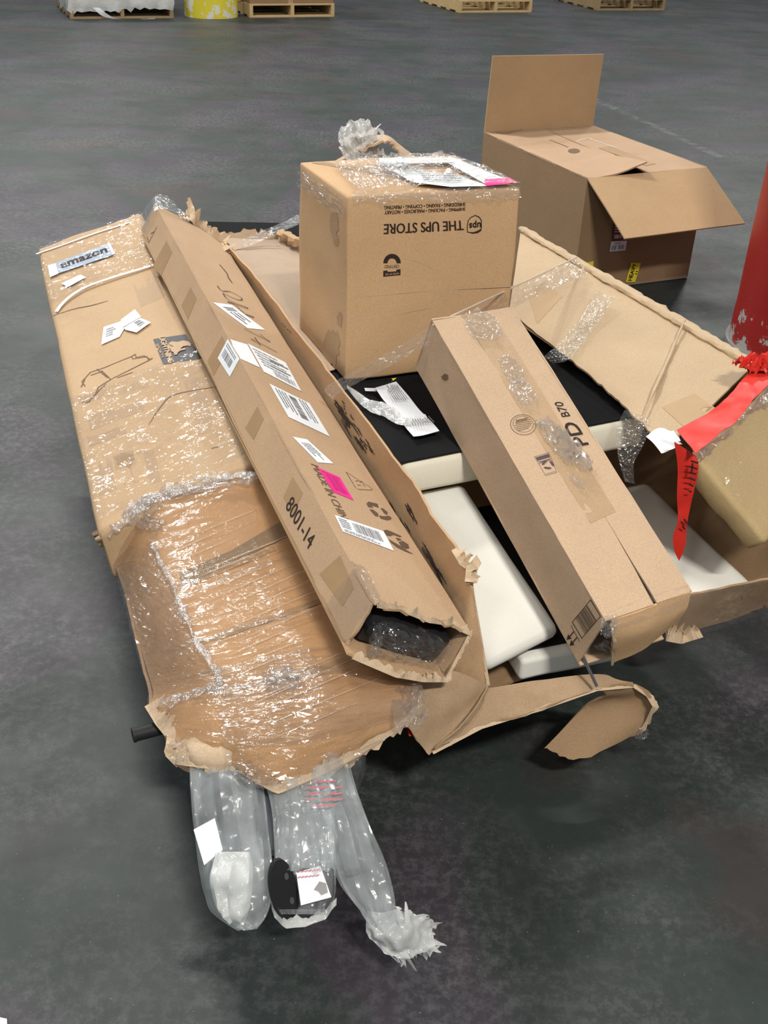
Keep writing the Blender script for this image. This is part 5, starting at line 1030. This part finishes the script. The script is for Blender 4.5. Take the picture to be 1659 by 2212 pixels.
mesh('black_print', stroke_vf(vp, [[(1484, 985), (1500, 990)], [(1482, 997), (1498, 1003)], [(1480, 1010), (1496, 1014)], [(1480, 1022), (1494, 1027)], [(1480, 1035), (1490, 1040)], [(1480, 1050), (1486, 1052)], [(1488, 990), (1486, 1010)], [(1470, 1110), (1476, 1120)], [(1466, 1125), (1472, 1132)]], 4.0, .020), INK, hang, 0)
wl_ = thing('torn_label', at(1430, 975, .53), 'crumpled white label caught under the end of the red tape', 'label')
mesh('paper', sheet([[at(1396, 938, .552), at(1425, 926, .560), at(1460, 935, .566)], [at(1410, 955, .545), at(1440, 950, .555), at(1472, 955, .562)], [at(1428, 978, .535), at(1450, 970, .545), at(1466, 962, .555)]], 14, 10, thick=.0008, amp=.008, scale=30, torn='r', tamp=.008, seed=94), PAPER, wl_)
# ================================================================== torn cardboard and white bag behind the store-printed box
vb = lambda x, y, yy: on(x, y, (V(0, yy, 0), V(0, -1, 0)))
tc_ = thing('torn_carton_end', vb(810, 345, 3.0), 'arched torn cardboard end rising behind the store-printed box', 'carton')
mesh('arch', sheet([[vb(722, 352, 2.98), vb(775, 326, 2.95), vb(832, 302, 2.96), vb(858, 322, 2.98), vb(898, 352, 3.0)], [vb(728, 346, 3.2), vb(775, 316, 3.2), vb(828, 290, 3.2), vb(868, 316, 3.2), vb(900, 345, 3.2)]], 30, 8, thick=.005, amp=.004, scale=14, torn='t', tamp=.012, seed=95), KR_TAN, tc_)
mesh('wall', sheet([[vb(722, 352, 2.99), vb(898, 352, 3.01)], [V(vb(722, 352, 2.99).x, 2.98, .465), V(vb(898, 352, 3.01).x, 3.0, .465)]], 10, 6, thick=.005), KR_DARK, tc_)
wb_ = thing('torn_bag', vb(780, 330, 2.95), 'torn white plastic bag draped on the cardboard behind the store-printed box', 'bag')
mesh('bag', crumple(vb(775, 308, 2.99), V(.05, .02, .012), V(-.02, .04, .045), V(0, -.03, .02), 18, 46, amp=.9), BAG_W, wb_)
mesh('bag_loop', sheet([[vb(742, 302, 2.95), vb(748, 310, 2.95)], [vb(752, 290, 2.95), vb(757, 299, 2.95)], [vb(775, 288, 2.95), vb(777, 295, 2.95)], [vb(800, 282, 2.95), vb(800, 292, 2.95)], [vb(815, 276, 2.95), vb(820, 286, 2.95)], [vb(832, 292, 2.95), vb(822, 300, 2.95)]], 5, 30, thick=0, amp=.010, scale=30, torn='lr', tamp=.008, seed=96), BAG_W, wb_)
mesh('bag_tail', sheet([[vb(745, 300, 2.94), vb(758, 300, 2.94)], [vb(746, 315, 2.94), vb(760, 318, 2.94)], [vb(772, 328, 2.94), vb(782, 332, 2.94)]], 6, 14, thick=0, amp=.010, scale=30, torn='b', tamp=.015, seed=97), BAG_W, wb_)
mesh('bag_tip', tube([vb(812, 280, 2.95), vb(818, 272, 2.95), vb(823, 268, 2.95)], [.008, .004, .002], seg=6, n=8, squash=.4), BAG_W, wb_)
# ================================================================== leaflet on the black panel
v5 = lambda p: Z(6.636, 720, 810, p)
def pp5(x, y, dz=.006): return ap(*v5([(x, y)])[0], dz)
lfl = thing('warning_leaflet', pp5(1000, 500), 'white warning leaflet with torn film lying on the black panel', 'leaflet')
pg = mkplane(ap(760, 860), ap(900, 860), ap(850, 930))
lv = .012
pc1 = mesh('sheet', sheet([[pp5(600, 182, .02), pp5(750, 140, .02), pp5(900, 92, .022)], [pp5(720, 360, .010), pp5(880, 320, .012), pp5(1070, 290, .014)], [pp5(870, 520, .008), pp5(1040, 500, .010), pp5(1230, 490, .010)], [pp5(1030, 740, .008), pp5(1200, 680, .008), pp5(1390, 650, .008)], [pp5(1150, 880, .012), pp5(1290, 862, .010), pp5(1520, 800, .012)]], 14, 24, thick=.0006, amp=.001, seed=98), PAPER, lfl)
r5 = lambda q: v5(q)
mesh('print', rects_vf(pg, r5([(870, 500), (1100, 480), (860, 190), (680, 210)]), [(v0, u0, v1, u1) for u0, v0, u1, v1 in lines_txt(.04, .04, .96, .98, 7, 31)], .020), INK_G, pc1, 0)
mesh('warning_mark', poly_on(pg, r5([(830, 185), (905, 175), (852, 218)]), .023), YEL, pc1, 0)
mesh('print', rects_vf(pg, r5([(1110, 860), (1480, 790), (1380, 690), (1060, 750)]), [(v0, u0, v1, u1) for u0, v0, u1, v1 in lines_txt(.05, .05, .95, .95, 9, 32)], .019), INK_G, pc1, 0)
mesh('tag', quad(pp5(445, 185, .010), pp5(600, 188, .010), pp5(618, 234, .008), pp5(460, 228, .008), 4, 3, thick=.0006), PAPER, lfl, label='small white tag')
mesh('torn_film', sheet([[pp5(195, 135, .05), pp5(215, 200, .035)], [pp5(380, 260, .025), pp5(340, 370, .01)], [pp5(540, 365, .02), pp5(480, 490, .008)], [pp5(720, 400, .022), pp5(700, 590, .008)], [pp5(900, 480, .024), pp5(850, 670, .010)], [pp5(1010, 590, .024), pp5(1000, 730, .012)], [pp5(1310, 560, .024), pp5(1360, 660, .012)]], 10, 40, thick=0, amp=.006, scale=26, seed=99), BAG_W, lfl)
# ================================================================== loose stretch-film straps
def strap_film(name, label, rows, nu=10, nv=40, mat=None, amp=.004, seed=0, edge=None):
    o = thing(name, rows[-1][0], label, 'film'); mesh('film', sheet(rows, nu, nv, thick=0, amp=amp*.6, scale=20, seed=seed, facet=.0016), mat or FILM_S, o, 0)
    if edge: mesh('gathered_edge', tube(edge, .0022, seg=6, amp=.001, n=40), FILM_E, o)
    return o
FILM_E = plain('gathered_film_edge', (.70, .60, .48), rough=.3)
s0 = at(1245, 556, .605); s1 = on(935, 702, (V(0, 2.04, 0), V(0, -1, 0))); s2 = at(715, 828, .545)
s1b = on(928, 745, (V(0, 2.05, 0), V(0, -1, 0))); s2b = at(740, 845, .53); s0b = at(1270, 590, .60)
strap_film('film_strap', 'taut clear film strap from the long flap to the diagonal carton', [[s0, s0b], [s0.lerp(s1, .5), s0b.lerp(s1b, .5)], [s1, s1b]], seed=1, edge=[s0, s0.lerp(s1, .5), s1])
strap_film('film_strap', 'clear film strap from the diagonal carton to the scuffed wall', [[s1, s1b], [s1.lerp(s2, .5)-UPV*.004, s1b.lerp(s2b, .5)], [s2, s2b], [at(700, 850, .50), at(722, 862, .50)]], mat=FILM_C, amp=.007, seed=2)
strap_film('film_strap', 'wrinkled clear film crossing the long flap down to the black panel', [[at(1290, 628, .60), at(1330, 642, .60)], [at(1250, 690, .565), at(1285, 705, .565)], [at(1205, 745, .545), at(1235, 770, .545)], [at(1175, 772, .52), at(1195, 785, .52)]], mat=FILM_C, amp=.008, seed=3)
strap_film('film_strap', 'clear film bunch hanging beside the long flap above the cream edge', [[at(1350, 885, .545), at(1408, 905, .54)], [at(1330, 930, .50), at(1395, 950, .50)], [at(1335, 985, .46), at(1370, 1000, .46)], [at(1350, 1040, .42), at(1372, 1045, .42)]], mat=FILM_C, amp=.010, seed=4)
strap_film('film_strap', 'clear film strand stretched behind the store-printed box to the narrow carton', [[ap(522, 518, .03), ap(528, 532, .02)], [ap(560, 500, .03), ap(568, 520, .02)], [ap(605, 482, .04), ap(612, 500, .03)], [ap(646, 464, .05), ap(650, 482, .04)]], mat=FILM_C, amp=.006, seed=5)
# small litter on the floor
sp_ = thing('paper_scrap', at(4, 2203, 0), 'tiny white paper scrap on the floor at the lower left corner', 'scrap')
mesh('paper', sheet([[at(-8, 2196, .002), at(14, 2200, .004)], [at(-8, 2216, .001), at(16, 2214, .003)]], 5, 4, thick=.0006, amp=.002, scale=60), PAPER, sp_)
